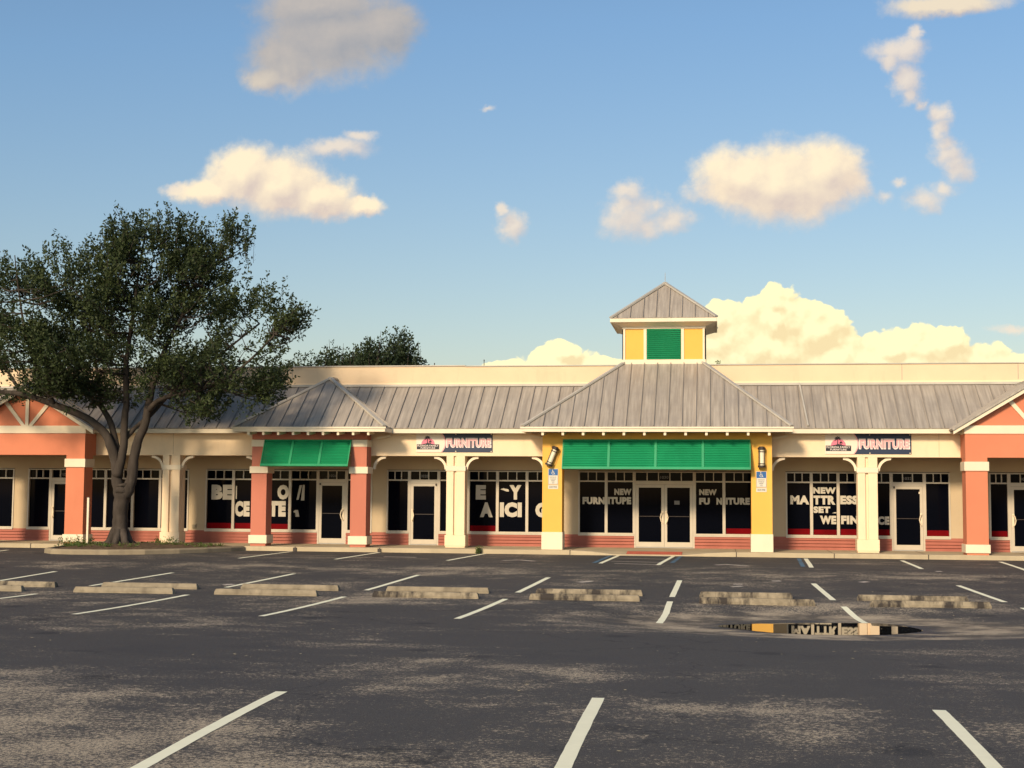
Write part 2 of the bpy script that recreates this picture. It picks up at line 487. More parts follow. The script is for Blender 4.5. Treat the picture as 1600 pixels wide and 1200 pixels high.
WHITE_LINES = [
  [(-4.023, 12.862), (-3.799, 9.06), (-3.729, 7.436)], [(-1.079, 13.034), (-1.026, 9.558), (-1.009, 7.908)], [(1.906, 12.846), (1.855, 10.078), (1.841, 8.403)],
  [(-13.23, 26.26), (-13.781, 22.981)], [(-10.267, 26.616), (-10.591, 22.346)], [(-7.156, 26.791), (-7.473, 22.695)],
  [(-4.012, 26.913), (-4.224, 22.945)], [(-0.88, 26.98), (-0.893, 25.29), (-0.958, 23.811)], [(2.297, 26.713), (2.478, 24.673)],
  [(5.506, 26.945), (5.55, 24.373)], [(-15.34, 31.361), (-15.483, 27.455)], [(-12.521, 31.5), (-12.985, 28.134)],
  [(-9.672, 31.737), (-10.082, 28.285)], [(-6.777, 31.899), (-7.073, 28.18)], [(-3.759, 31.754), (-3.965, 28.25)],
  [(-0.818, 31.54), (-0.872, 27.873)], [(2.059, 31.269), (2.199, 27.788)], [(5.09, 31.347), (5.395, 27.988)],
  [(-12.562, 40.855), (-12.696, 36.57)], [(-9.92, 41.1), (-10.077, 36.747)], [(-6.758, 41.1), (-7.061, 36.873)],
  [(-2.819, 41.1), (-2.979, 36.519)], [(-1.243, 41.1), (-1.486, 36.173)], [(2.472, 40.658), (2.328, 36.002)],
  [(5.046, 40.258), (4.999, 36.106)], [(7.665, 40.268), (7.423, 35.243)], [(-20.845, 39.485), (-20.416, 36.815)]]
BLUE_LINES = [
  [(-3.019, 41.1), (-3.154, 36.623)], [(-1.022, 41.1), (-1.16, 37.13)], [(2.275, 40.601), (2.137, 36.217)]]
HATCH_LINES = [
  [(-2.785, 40.936), (-1.363, 40.737)], [(-2.779, 39.537), (-1.398, 39.172)], [(-2.785, 37.691), (-1.451, 37.376)],
  [(-2.622, 36.606), (-1.523, 36.301)]]
FADED = [
  [(-5.628, 37.251), (-5.246, 37.71)], [(-5.246, 37.71), (-4.774, 37.146)], [(-0.038, 36.517), (0.157, 36.737)],
  [(0.19, 36.863), (0.762, 36.295)], [(1.193, 31.733), (1.388, 31.767)], [(0.3, 30.236), (0.529, 30.418)],
  [(0.347, 30.825), (0.537, 30.858)], [(-2.963, 30.705), (-2.715, 31.055)], [(-10.32, 28.831), (-10.171, 29.006)],
  [(-9.16, 38.472), (-8.226, 38.352)], [(3.105, 31.754), (3.26, 31.937)], [(5.203, 35.214), (5.357, 35.246)]]


def strips(name, lines, w, m_, lift=.004, jag=0.0):
    mb = MB()
    for ln in lines:
        pts = []
        for (a, b) in zip(ln, ln[1:]):
            k = max(1, int(math.dist(a, b) / .2))
            pts += [(a[0] + (b[0] - a[0]) * i / k, a[1] + (b[1] - a[1]) * i / k) for i in range(k)]
        pts.append(ln[-1])
        k0 = len(mb.v)
        for i, (x, y) in enumerate(pts):
            a, b = pts[max(0, i - 1)], pts[min(len(pts) - 1, i + 1)]
            dx, dy = b[0] - a[0], b[1] - a[1]; l = math.hypot(dx, dy)
            nx, ny = -dy / l * w / 2, dx / l * w / 2
            for s_ in (1, -1):
                j = 1 + random.uniform(-jag, jag)
                X, Y = x + nx * s_ * j, y + ny * s_ * j
                mb.v.append((X, Y, gz(X, Y) + lift))
        for i in range(len(pts) - 1):
            q = k0 + 2 * i
            mb.f.append((q, q + 1, q + 3, q + 2))
    return tag(mb.build(name, m_), kind='structure')


strips('bay_lines', WHITE_LINES, .115, M['line'], .004, .05)
strips('blue_bay_lines', BLUE_LINES, .11, M['line_blue'], .008, .1)
strips('access_aisle_hatching', HATCH_LINES, .10, M['line_faded'], .004, .1)
strips('faded_paint_marks', FADED, .16, M['line_faded'], .004, .35)

PUDDLE = [(0.013, 23.662), (0.203, 23.93), (0.736, 24.218), (1.383, 24.475), (2.137, 24.639), (2.772, 24.659), (3.089, 24.268),
          (3.272, 23.597), (3.048, 23.184), (2.657, 22.798), (2.052, 22.571), (1.369, 22.526), (0.79, 22.756), (0.399, 23.143), (0.147, 23.414)]


def puddle():
    Mx = bpy.data.materials.new('puddle_water'); Mx.use_nodes = True
    bs = Mx.node_tree.nodes['Principled BSDF']
    bs.inputs['Base Color'].default_value = (.012, .011, .010, 1)
    bs.inputs['Roughness'].default_value = .015
    bs.inputs['IOR'].default_value = 1.6
    pts = []
    n = len(PUDDLE)
    for i in range(n):                         # rounded, slightly ragged shore
        p0, p1, p2, p3 = (Vector(PUDDLE[(i + k - 1) % n]) for k in range(4))
        for t in np.linspace(0, 1, 8, endpoint=False):
            q = .5 * ((2 * p1) + (p2 - p0) * t + (2 * p0 - 5 * p1 + 4 * p2 - p3) * t * t + (3 * p1 - p0 - 3 * p2 + p3) * t ** 3)
            pts.append((q.x + random.uniform(-.012, .012), q.y + random.uniform(-.02, .02), -.344))
    mb = MB(); mb.add([(1.7, 23.6, -.344)] + pts, [(0, i + 1, (i + 1) % len(pts) + 1) for i in range(len(pts))])
    o = mb.build('puddle', Mx)
    tag(o, kind='structure')


puddle()

# ---------------------------------------------------------------- walkway, kerb, mat, island
def walkway():
    mb = MB()
    prof = [(-60, .13), (-4.3, .13), (-3.6, .10), (-3.0, .03), (-1.0, .03), (-.3, .09), (.4, .13), (40, .13)]
    n = len(prof)
    for x, z in prof:
        mb.v += [(x, 41.2, -.1), (x, 41.2, z - .02), (x, 41.22, z), (x, 42.0, .12 if z > .1 else z * .3 + .084), (x, 44.2, .12), (x, 44.2, -.1)]
    for i in range(n - 1):
        for k in range(5):
            mb.f.append((i * 6 + k, i * 6 + k + 1, (i + 1) * 6 + k + 1, (i + 1) * 6 + k))
    o = mb.build('walkway', M['concrete'])
    tag(o, kind='structure')
    jt = MB()
    for x in (-21.0, -18.2, -15.4, -12.55, -9.95, -7.0, -4.25, .55, 3.3, 5.9, 8.8):
        jt.box(x - .012, x + .012, 41.194, 41.25, 0, .133)
        jt.box(x - .008, x + .008, 41.25, 43.9, .118, .1235)
    for a, b in ((-12.6, -12.5), (-10.0, -9.9), (-7.02, -6.86)):
        jt.box(a, b, 41.15, 41.21, .0, .11)
    tag(jt.build('walkway_joints', M['dark_metal']), kind='structure')


walkway()
M['brick_mat'] = mat('tactile_paving', (.42, .10, .06), .85, .15, 8, .8, 40)
def tz(y): return .03 + (y - 41.22) / .78 * .063 + .006


mb = MB().add([(-2.62, 41.3, tz(41.3)), (-1.0, 41.3, tz(41.3)), (-1.0, 41.95, tz(41.95)), (-2.62, 41.95, tz(41.95)),
               (-2.62, 41.3, 0), (-1.0, 41.3, 0), (-1.0, 41.95, 0), (-2.62, 41.95, 0)], [(0, 1, 2, 3), (4, 7, 6, 5), (0, 4, 5, 1), (1, 5, 6, 2), (2, 6, 7, 3), (3, 7, 4, 0)])
for i in range(26):
    for j in range(9):
        x, y = -2.58 + i * .0615, 41.36 + j * .067
        mb.box(x - .012, x + .012, y - .012, y + .012, tz(y), tz(y) + .008)
tag(mb.build('tactile_paving', M['brick_mat']), kind='structure')

M['soil'] = mat('mulch_soil', (.12, .08, .05), .95, .35, 9, 1.0, 30, .1)
M['kerb'] = mat('island_kerb_concrete', (.28, .225, .15), .9, .14, 2.5, .5, 50, .2, .5, c2=(.15, .12, .09))
ISL = [(-19.4, 41.15), (-19.3, 39.4), (-19.0, 38.1), (-18.5, 37.5), (-17.8, 37.35), (-16.8, 37.45), (-15.9, 37.9), (-15.2, 38.7), (-14.7, 39.6), (-14.3, 40.5), (-14.1, 41.15)]


def island():
    # dense outline
    pts = []
    for a, b in zip(ISL, ISL[1:]):
        for i in range(4):
            pts.append((a[0] + (b[0] - a[0]) * i / 4, a[1] + (b[1] - a[1]) * i / 4))
    pts.append(ISL[-1])
    cx, cy = -16.9, 40.2
    mb = MB(); k = len(pts)
    def off(p, d):
        l = math.hypot(p[0] - cx, p[1] - cy)
        return (p[0] + (cx - p[0]) / l * d, min(41.19, p[1] + (cy - p[1]) / l * d))
    for p in pts:
        q1, q2, q3 = off(p, .03), off(p, .17), off(p, .2)
        mb.v += [(p[0], p[1], -.02), (p[0], p[1], .10), (q1[0], q1[1], .14), (q2[0], q2[1], .145), (q3[0], q3[1], .04)]
    for i in range(k - 1):
        for j in range(4):
            mb.f.append((i * 5 + j, i * 5 + j + 1, (i + 1) * 5 + j + 1, (i + 1) * 5 + j))
    mb.f += [(0, 1, 2, 3, 4), tuple((k - 1) * 5 + j for j in (4, 3, 2, 1, 0))]
    tag(mb.build('island_kerb', M['kerb'], smooth=False), kind='structure')
    sm = MB(); rings = 7
    for r in range(rings + 1):
        f_ = r / rings
        for p in pts + [(-16.9, 41.17)]:
            q = off(p, .16)
            x, y = q[0] + (cx - q[0]) * f_, q[1] + (cy - q[1]) * f_
            sm.v.append((x, y, .11 + .13 * (1 - (1 - f_) ** 2) + random.uniform(-.012, .012)))
    kk = k + 1
    for r in range(rings):
        for i in range(kk):
            j = (i + 1) % kk
            sm.f.append((r * kk + i, r * kk + j, (r + 1) * kk + j, (r + 1) * kk + i))
    tag(sm.build('island_soil', M['soil'], smooth=True), kind='structure')


island()
# ---------------------------------------------------------------- shopping centre
B = empty('shopping_centre', (-6.5, 44.0, 0))
tag(B, 'long one-storey cream shopping centre with grey metal roofs, coloured porticos and a yellow cupola', 'shopping centre')
BO = Vector((-6.5, 44.0, 0))


def part(mb, name, m_, parent=None, **k):
    """a part of the building: vertices are written in scene metres, the parent sits at the building's base"""
    o = mb.build(name, m_, None, **k)
    o.parent = parent or B
    if parent is None:
        o.data.transform(Matrix.Translation(-BO))
    else:
        o.data.transform(Matrix.Translation(-BO))
    return o


YW = 44.0          # storefront wall face
GL, ZS, ZB, ZT = YW + .05, .55, 2.17, 2.48
# window units and doors (left edge, right edge, kind); gaps between groups are wall
UNITS = [(-28.6, -27.6, 'w'), (-27.6, -26.6, 'w'),
         (-24.85, -23.95, 'w'), (-23.95, -23.07, 'w'),
         (-22.58, -21.79, 'w'), (-21.79, -20.84, 'dl'), (-20.84, -19.87, 'w'), (-19.87, -18.93, 'w'), (-18.93, -17.99, 'w'), (-17.99, -17.01, 'w'),
         (-16.44, -15.50, 'wr'), (-15.50, -14.56, 'wr'), (-14.56, -13.60, 'wr'), (-13.60, -12.68, 'w'), (-12.68, -11.73, 'dr'), (-11.73, -10.89, 'w'),
         (-10.41, -9.68, 'w'), (-9.68, -8.72, 'dl'), (-8.72, -7.77, 'w'), (-7.77, -6.84, 'wr'), (-6.84, -5.90, 'w'), (-5.90, -4.96, 'w'),
         (-4.28, -3.41, 'w'), (-3.41, -2.54, 'w'), (-2.54, -.68, 'dd'), (-.68, .22, 'w'), (.22, 1.12, 'wr'),
         (2.09, 2.86, 'wr'), (2.86, 3.66, 'wr'), (3.66, 4.44, 'wr'), (4.44, 5.23, 'wr'), (5.23, 6.21, 'dr'), (6.21, 6.96, 'wr'),
         (8.09, 8.66, 'wr'), (8.66, 9.62, 'dl'), (9.62, 10.5, 'w'), (11.6, 12.6, 'w'), (12.6, 13.6, 'w')]


def walls():
    w = MB(); s = MB()
    xs = [(-34, None)]
    # runs of touching units
    runs = []
    for a, b, k in UNITS:
        if runs and abs(runs[-1][1] - a) < .01: runs[-1][1] = b
        else: runs.append([a, b])
    x = -34.0
    for a, b in runs + [[22.0, 22.0]]:
        if a - x > .02:
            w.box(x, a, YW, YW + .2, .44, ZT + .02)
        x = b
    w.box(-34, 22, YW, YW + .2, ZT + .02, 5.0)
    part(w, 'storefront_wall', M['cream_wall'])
    # lap siding skirting below the windows, stopped at each door
    edges = [-34.0] + sum([[a, b] for a, b, k in UNITS if k[0] == 'd'], []) + [22.0]
    for a, b in zip(edges[::2], edges[1::2]):
        s = MB()
        for i in range(4):
            z0, z1 = .12 + i * .098, .12 + (i + 1) * .098
            s.add([(a, YW - .055, z0), (b, YW - .055, z0), (b, YW - .004, z1), (a, YW - .004, z1),
                   (a, YW + .15, z0), (b, YW + .15, z0), (b, YW + .15, z1), (a, YW + .15, z1)],
                  [(0, 1, 2, 3), (0, 4, 5, 1), (0, 3, 7, 4), (1, 5, 6, 2), (3, 2, 6, 7)])
        part(s, 'siding_panel', M['siding'])
    c = MB().box(-34, 22, YW + .19, YW + .4, .5, 2.5)
    part(c, 'interior_blackout', M['darkroom'])
    # body of the building behind
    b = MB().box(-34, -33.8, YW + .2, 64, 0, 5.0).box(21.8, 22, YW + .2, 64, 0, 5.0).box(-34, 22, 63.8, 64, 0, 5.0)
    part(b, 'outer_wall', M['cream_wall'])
    part(MB().box(-33.8, 21.8, YW + .2, 63.8, 4.8, 4.99), 'flat_roof', M['concrete'])
    p = MB().box(-34, -7.9, YW, YW + .28, 5.0, 5.80).box(-7.9, 22, YW, YW + .28, 5.0, 5.785)
    p.box(-34, -33.75, YW + .28, 64, 5.0, 5.8).box(21.75, 22, YW + .28, 64, 5.0, 5.8).box(-33.75, 21.75, 63.75, 64, 5.0, 5.8)
    pp = part(p, 'parapet', M['parapet'])
    cap = MB().box(-34.03, -7.9, YW - .035, YW + .31, 5.80, 5.835).box(-7.9, 22.03, YW - .035, YW + .31, 5.785, 5.815)
    part(cap, 'coping', M['roof_cap'], pp)
    part(MB().box(-34, 22, YW - .06, YW - .002, 5.14, 5.27), 'parapet_ledge', M['cream'], pp)
    for x in (-13.6, -24, 9.0, 5.6): part(MB().box(x - .008, x + .008, YW - .004, YW, 5.3, 5.78), 'control_joint', M['seam'], pp)
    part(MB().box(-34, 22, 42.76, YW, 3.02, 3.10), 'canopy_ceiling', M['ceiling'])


walls()


def window(a, b, red):
    g = .022
    f = MB()
    for x in (a + g, b - g): f.box(x - g, x + g, YW - .025, YW + .08, ZS - .03, ZT)
    i0, i1 = a + 2 * g, b - 2 * g
    f.box(i0, i1, YW - .022, YW + .08, ZS - .03, ZS + .02)
    f.box(i0, i1, YW - .022, YW + .08, ZT - .035, ZT)
    f.box(i0, i1, YW - .022, YW + .08, ZB - .022, ZB + .022)
    w = (i1 - i0) / 3
    for k in (1, 2): f.box(i0 + w * k - .014, i0 + w * k + .014, YW - .010, YW + .08, ZB + .022, ZT - .035)
    wf = part(f, 'window', M['frame'])
    part(MB().box(i0, i1, GL, GL + .01, ZS + .02, ZB - .022), 'pane', M['glass'], wf)
    part(MB().box(i0, i1, GL, GL + .01, ZB + .022, ZT - .035), 'transom_pane', M['glass'], wf)
    part(MB().box(a - .0, b + .0, YW - .05, YW - .026, ZS - .07, ZS - .032), 'sill', M['frame'], wf)
    if red:
        h = random.uniform(.16, .19)
        part(MB().box(i0 + .005, i1 - .005, GL - .006, GL - .001, ZS + .022, ZS + .02 + h), 'red_strip', M['red'], wf)
    return wf


NUMS = {-21.79: '1024', -12.68: '1026', -9.68: '1028', -2.54: '1030', 5.23: '1032', 8.66: '1034'}
WIN = {}
FONT = None


def text_mesh(txt, x0, x1, z0, z1, y, bold=.03, th=.004, slant=0.0):
    cu = bpy.data.curves.new('lettering', 'FONT')
    cu.body = txt; cu.size = 1; cu.space_character = 1 + bold * 1.6; cu.offset = bold; cu.extrude = .5; cu.resolution_u = 3
    if slant: cu.shear = slant
    ob = bpy.data.objects.new('lettering', cu)
    COL.objects.link(ob)
    bpy.context.view_layer.update()
    dg = bpy.context.evaluated_depsgraph_get()
    me = bpy.data.meshes.new_from_object(ob.evaluated_get(dg))
    n = len(me.vertices)
    co = np.empty(n * 3); me.vertices.foreach_get('co', co); co = co.reshape(n, 3)
    bpy.data.objects.remove(ob); bpy.data.curves.remove(cu)
    lo, hi = co.min(0), co.max(0)
    out = np.empty_like(co)
    out[:, 0] = x0 + (co[:, 0] - lo[0]) / (hi[0] - lo[0]) * (x1 - x0)
    out[:, 2] = z0 + (co[:, 1] - lo[1]) / (hi[1] - lo[1]) * (z1 - z0)
    out[:, 1] = y - (co[:, 2] > 0) * th
    mb = MB()
    mb.add([tuple(v) for v in out], [tuple(p.vertices) for p in me.polygons])
    bpy.data.meshes.remove(me)
    return mb


def leaf_door(a, b, hinge_left, parent):
    """one glazed leaf between a and b"""
    st = .085
    f = MB().box(a, a + st, YW - .02, YW + .03, .15, 2.07).box(b - st, b, YW - .02, YW + .03, .15, 2.07)
    f.box(a + st, b - st, YW - .018, YW + .03, 1.98, 2.07).box(a + st, b - st, YW - .018, YW + .03, .15, .30)
    return f, (a + st, b - st)


def door(a, b, kind):
    fr = MB().box(a, a + .05, YW - .028, YW + .08, .12, ZT).box(b - .05, b, YW - .028, YW + .08, .12, ZT)
    fr.box(a + .05, b - .05, YW - .026, YW + .08, 2.075, ZB + .02).box(a + .05, b - .05, YW - .026, YW + .08, ZT - .035, ZT)
    nl = 5 if kind == 'dd' else 3
    w = (b - a - .1) / nl
    for k in range(1, nl):
        fr.box(a + .05 + w * k - .014, a + .05 + w * k + .014, YW - .01, YW + .08, ZB + .02, ZT - .035)
    d = part(fr, 'door', M['frame'])
    part(MB().box(a + .05, b - .05, GL, GL + .01, ZB + .02, ZT - .035), 'transom_pane', M['glass'], d)
    part(MB().box(a + .05, b - .05, YW - .045, YW + .06, .12, .145), 'threshold', M['grey_metal'], d)
    mid = (a + b) / 2
    leaves = [(a + .055, mid - .004), (mid + .004, b - .055)] if kind == 'dd' else [(a + .055, b - .055)]
    for i, (p, q) in enumerate(leaves):
        f, (g0, g1) = leaf_door(p, q, True, d)
        part(f, 'door_leaf', M['frame'], d)
        part(MB().box(g0, g1, YW + .005, YW + .015, .30, 1.08), 'lower_pane', M['glass'], d)
        part(MB().box(g0, g1, YW + .005, YW + .015, 1.105, 1.98), 'upper_pane', M['glass'], d)
        part(MB().box(g0, g1, YW + .0, YW + .014, 1.083, 1.102), 'mid_rail', M['dark_metal'], d)
        right = (kind == 'dr') or (kind == 'dd' and i == 0)
        hx = q - .055 if right else p + .055
        s_ = -1 if right else 1
        h = MB().tube([(hx, YW - .02, 1.22), (hx, YW - .09, 1.22), (hx + s_ * .03, YW - .10, 1.18), (hx + s_ * .06, YW - .10, 1.06), (hx + s_ * .03, YW - .10, .94), (hx, YW - .09, .90), (hx, YW - .02, .90)], .016, 6)
        h.box(hx - .03, hx + .03, YW - .026, YW - .019, .86, 1.26)
        part(h, 'handle', M['trim'], d)
        if kind != 'dd':
            cx = p + .03 if right else q - .03
            part(MB().box(cx - .02, cx + .02, YW - .06, YW - .02, 2.0, 2.06), 'closer', M['dark_metal'], d)
    n = NUMS.get(a)
    if n:
        part(text_mesh(n, mid - .12, mid + .13, ZB + .085, ZB + .175, GL - .001, .03), 'number', M['number'], d)
    return d


for a, b, k in UNITS:
    if k[0] == 'w': WIN[(a, b)] = window(a, b, k == 'wr')
    else: door(a, b, k)

LETTERS = [
  ('BE', -16.257, -15.54, 1.507, 1.988), ('CE', -15.46, -14.961, 0.965, 1.465), ('O', -14.04, -13.655, 1.523, 1.999),
  ('TE', -14.318, -13.751, 0.976, 1.474), ('E', -7.541, -7.216, 1.57, 2.026), ('Y', -6.468, -6.084, 1.578, 2.033),
  ('A', -7.403, -6.997, 1.018, 1.484), ('ICI', -6.769, -6.071, 1.024, 1.491), ('G', -5.642, -5.26, 1.024, 1.487),
  ('NEW', -3.162, -2.623, 1.743, 1.94), ('FURN', -4.153, -3.46, 1.45, 1.674), ('ITUPE', -3.36, -2.636, 1.456, 1.68),
  ('NEW', -0.535, 0.004, 1.757, 1.94), ('FU', -0.536, -0.212, 1.464, 1.673), ('N', -0.008, 0.159, 1.468, 1.676),
  ('ITURE', 0.275, 1.005, 1.47, 1.682), ('NEW', 2.91, 3.604, 1.826, 2.021), ('MA', 2.23, 2.80, 1.495, 1.768), ('TTR', 2.915, 3.582, 1.495, 1.768),
  ('ESS', 3.72, 4.258, 1.507, 1.773), ('SET', 2.91, 3.426, 1.238, 1.437), ('WE', 3.115, 3.60, 0.9, 1.157),
  ('FIN', 3.744, 4.26, 0.906, 1.163), ('CE', 4.834, 5.175, 0.897, 1.152)]


def window_at(x):
    for (a, b), w in WIN.items():
        if a <= x <= b: return w


for t, x0, x1, z0, z1 in LETTERS:
    bold = .075 if (z1 - z0) > .4 else .065
    part(text_mesh(t, x0, x1, z0, z1, GL - .001, bold), 'lettering', M['letter'], window_at((x0 + x1) / 2))
# torn remains of letters
rem = [(-13.1, [(-13.40, 1.52), (-13.33, 1.52), (-13.22, 1.99), (-13.30, 1.99)]), (-13.1, [(-13.25, 1.50), (-13.14, 1.50), (-13.13, 2.0), (-13.20, 2.0)]),
       (-13.1, [(-13.5, 1.13), (-13.44, 1.19), (-13.34, 1.19), (-13.29, .98), (-13.42, .97), (-13.43, 1.10)]),
       (-6.3, [(-6.76, 1.90), (-6.66, 1.93), (-6.50, 1.90), (-6.48, 1.83), (-6.56, 1.83), (-6.66, 1.87)]),
       (-15.0, [(-15.44, 1.53), (-15.40, 1.53), (-15.40, 1.95), (-15.44, 1.96)]),
       (-8.0, [(-7.93, 1.02), (-7.80, 1.02), (-7.80, 1.47), (-7.93, 1.47)]),
       (3.2, [(3.48, 1.235), (3.60, 1.235), (3.62, 1.26), (3.55, 1.265)])]
for x, poly in rem:
    part(MB().prism(poly, GL - .005, GL - .001), 'torn_letter', M['letter'], window_at(x))
part(MB().box(-1.30, -1.14, YW - .002, YW + .004, 1.46, 1.58), 'notice', M['number'])
part(MB().box(-16.86, -16.73, YW - .05, YW, .58, .70).box(-16.84, -16.75, YW - .065, YW - .05, .60, .68), 'outlet_box', M['concrete'])
part(MB().box(6.04, 6.10, YW - .0, YW + .004, 1.84, 1.90), 'door_sticker', M['trim'])


# ---- cream beam and cream piers with arched brackets
def bracket(mb, x, s, zt=2.895, R_=.40, t=.075, y0=42.38, y1=42.5):
    """quarter-arch brace from the pier side x out along the beam in direction s"""
    poly = []
    cx, cz = x + s * R_, zt - R_
    for i in range(9):
        a = math.pi / 2 * i / 8
        poly.append((cx - s * math.cos(a) * R_, cz + math.sin(a) * R_))
    for i in range(8, -1, -1):
        a = math.pi / 2 * i / 8
        r = R_ - t
        poly.append((cx - s * math.cos(a) * r, cz + math.sin(a) * r))
    k = len(mb.v)
    for i in range(8):
        q = [poly[i], poly[i + 1], poly[16 - i], poly[17 - i]]
        mb.prism(q, y0, y1)


def cream_pier(cx):
    p = MB()
    a, b = cx - .285, cx + .285
    for x0, x1 in ((a, cx - .065), (cx + .015, b)):
        p.box(x0, x1, 42.30, 42.52, .5, 2.44)
        p.box(x0, x1, 42.30, 42.52, 2.60, 2.90)
        p.box(x0, x1, 42.55, 42.77, .5, 2.90)
    p.box(a + .02, b - .02, 42.37, 42.70, .5, 2.90)
    c = part(p, 'cream_pier', M['cream'], bevel=.008)
    part(MB().box(a - .025, b + .025, 42.275, 42.80, 2.44, 2.60), 'pier_cap', M['trim'], c, bevel=.01)
    part(MB().box(a - .035, b + .035, 42.265, 42.81, .17, .50).box(a - .02, b + .02, 42.28, 42.80, .12, .17), 'pier_base', M['cream'], c, bevel=.01)
    for s in (-1, 1):
        m_ = MB(); bracket(m_, cx + s * .285, s)
        part(m_, 'bracket', M['trim'], c)


for cx in (-29.5, -25.6 - .2, -16.95, -7.87, 4.365, 13.0): cream_pier(cx)
for x, s in ((-14.14, -1), (-10.48, 1), (-5.14, -1), (1.60, 1)):
    m_ = MB(); bracket(m_, x, s); part(m_, 'bracket', M['trim'])
part(MB().box(-34, 22, 42.3, 42.76, 2.90, 3.66), 'cream_beam', M['cream'])
for x in (-16.9, 6.4): part(MB().box(x - .006, x + .006, 42.295, 42.30, 2.92, 3.58), 'stucco_joint', M['cream_wall'])
part(MB().box(-34, -14.3, 41.90, 42.02, 3.58, 3.705).box(-34, -14.3, 42.02, 42.3, 3.60, 3.64).box(-9.9, -5.5, 41.90, 42.02, 3.58, 3.705).box(-9.9, -5.5, 42.02, 42.3, 3.60, 3.64)
     .box(2.0, 22, 41.90, 42.02, 3.58, 3.705).box(2.0, 22, 42.02, 42.3, 3.60, 3.64), 'fascia', M['fascia'])


# ---- roofs: pans with standing seams
def pan(pts, up, name, parent, step=.405, off=0.0, cap=None, th=.05):
    """planar roof pan; up = direction of the seams (up the slope)"""
    P = [Vector(p) for p in pts]
    nm = (P[1] - P[0]).cross(P[2] - P[0]).normalized()
    if nm.z < 0: nm = -nm
    d = Vector(up).normalized(); e = d.cross(nm).normalized()
    o = P[0]
    q = [((p - o).dot(e), (p - o).dot(d)) for p in P]
    s = MB().slab(pts, th)
    r = part(s, name, M['roof'], parent)
    lo, hi = min(a for a, b in q), max(a for a, b in q)
    sm = MB(); x = lo + step * .5 + off; ns = 0
    while x < hi - .03:
        ys = []
        for i in range(len(q)):
            (a0, b0), (a1, b1) = q[i], q[(i + 1) % len(q)]
            if (a0 - x) * (a1 - x) < 0: ys.append(b0 + (b1 - b0) * (x - a0) / (a1 - a0))
        if len(ys) == 2 and abs(ys[0] - ys[1]) > .08:
            y0, y1 = sorted(ys)
            c = o + e * x + d * ((y0 + y1) / 2) + nm * .022
            sm.obox(c, e, d, nm, .009, (y1 - y0) / 2 - .01, .020); ns += 1
        x += step
    if 0 < ns < 4:
        for k_ in range(ns):
            one = MB().add(sm.v[k_ * 8:k_ * 8 + 8], [tuple(i - k_ * 8 for i in f) for f in sm.f[k_ * 6:k_ * 6 + 6]])
            part(one, 'seam', M['seam'], r if parent is None else parent)
    elif sm.v:
        if parent is None: part(sm, 'seams', M['seam'], r)
        else: part(sm, 'seams', M['seam'], parent)
    return r


EZ = 3.735
RP = 1.47 / 2.1
RF = empty('main_roof', (0, 0, 0)); RF.parent = B
pan([(-34.2, 41.9, EZ), (22.2, 41.9, EZ), (22.2, 44.0, EZ + 2.1 * RP), (-34.2, 44.0, EZ + 2.1 * RP)], (0, 2.1, 2.1 * RP), 'main_roof_pan', None)
bpy.data.objects.remove(RF)
part(MB().box(-34.2, 22.2, 43.86, 43.995, 5.145, 5.215), 'ridge_flashing', M['roof_cap'])
part(MB().box(2.62, 2.68, 41.95, 42.0, 3.79, 3.82).bar((2.65, 41.93, 3.81), (2.52, 43.9, 5.20), .05, .05), 'conduit', M['roof_cap'])


def hip_cap(mb, a, b):
    mb.bar(Vector(a) + Vector((0, 0, .03)), Vector(b) + Vector((0, 0, .03)), .13, .05)


def tails(x0, x1, n, y0, y1, z, parent, mt):
    for i in range(n):
        x = x0 + (x1 - x0) * i / (n - 1)
        m_ = MB()
        m_.add([(x - .035, y0, z - .085), (x + .035, y0, z - .085), (x + .035, y0, z + .03), (x - .035, y0, z + .03),
                (x - .035, y1, z - .02), (x + .035, y1, z - .02), (x + .035, y1, z + .10), (x - .035, y1, z + .10)],
               [(0, 1, 2, 3), (4, 7, 6, 5), (0, 4, 5, 1), (3, 2, 6, 7), (0, 3, 7, 4), (1, 5, 6, 2)])
        part(m_, 'rafter_tail', mt, parent)


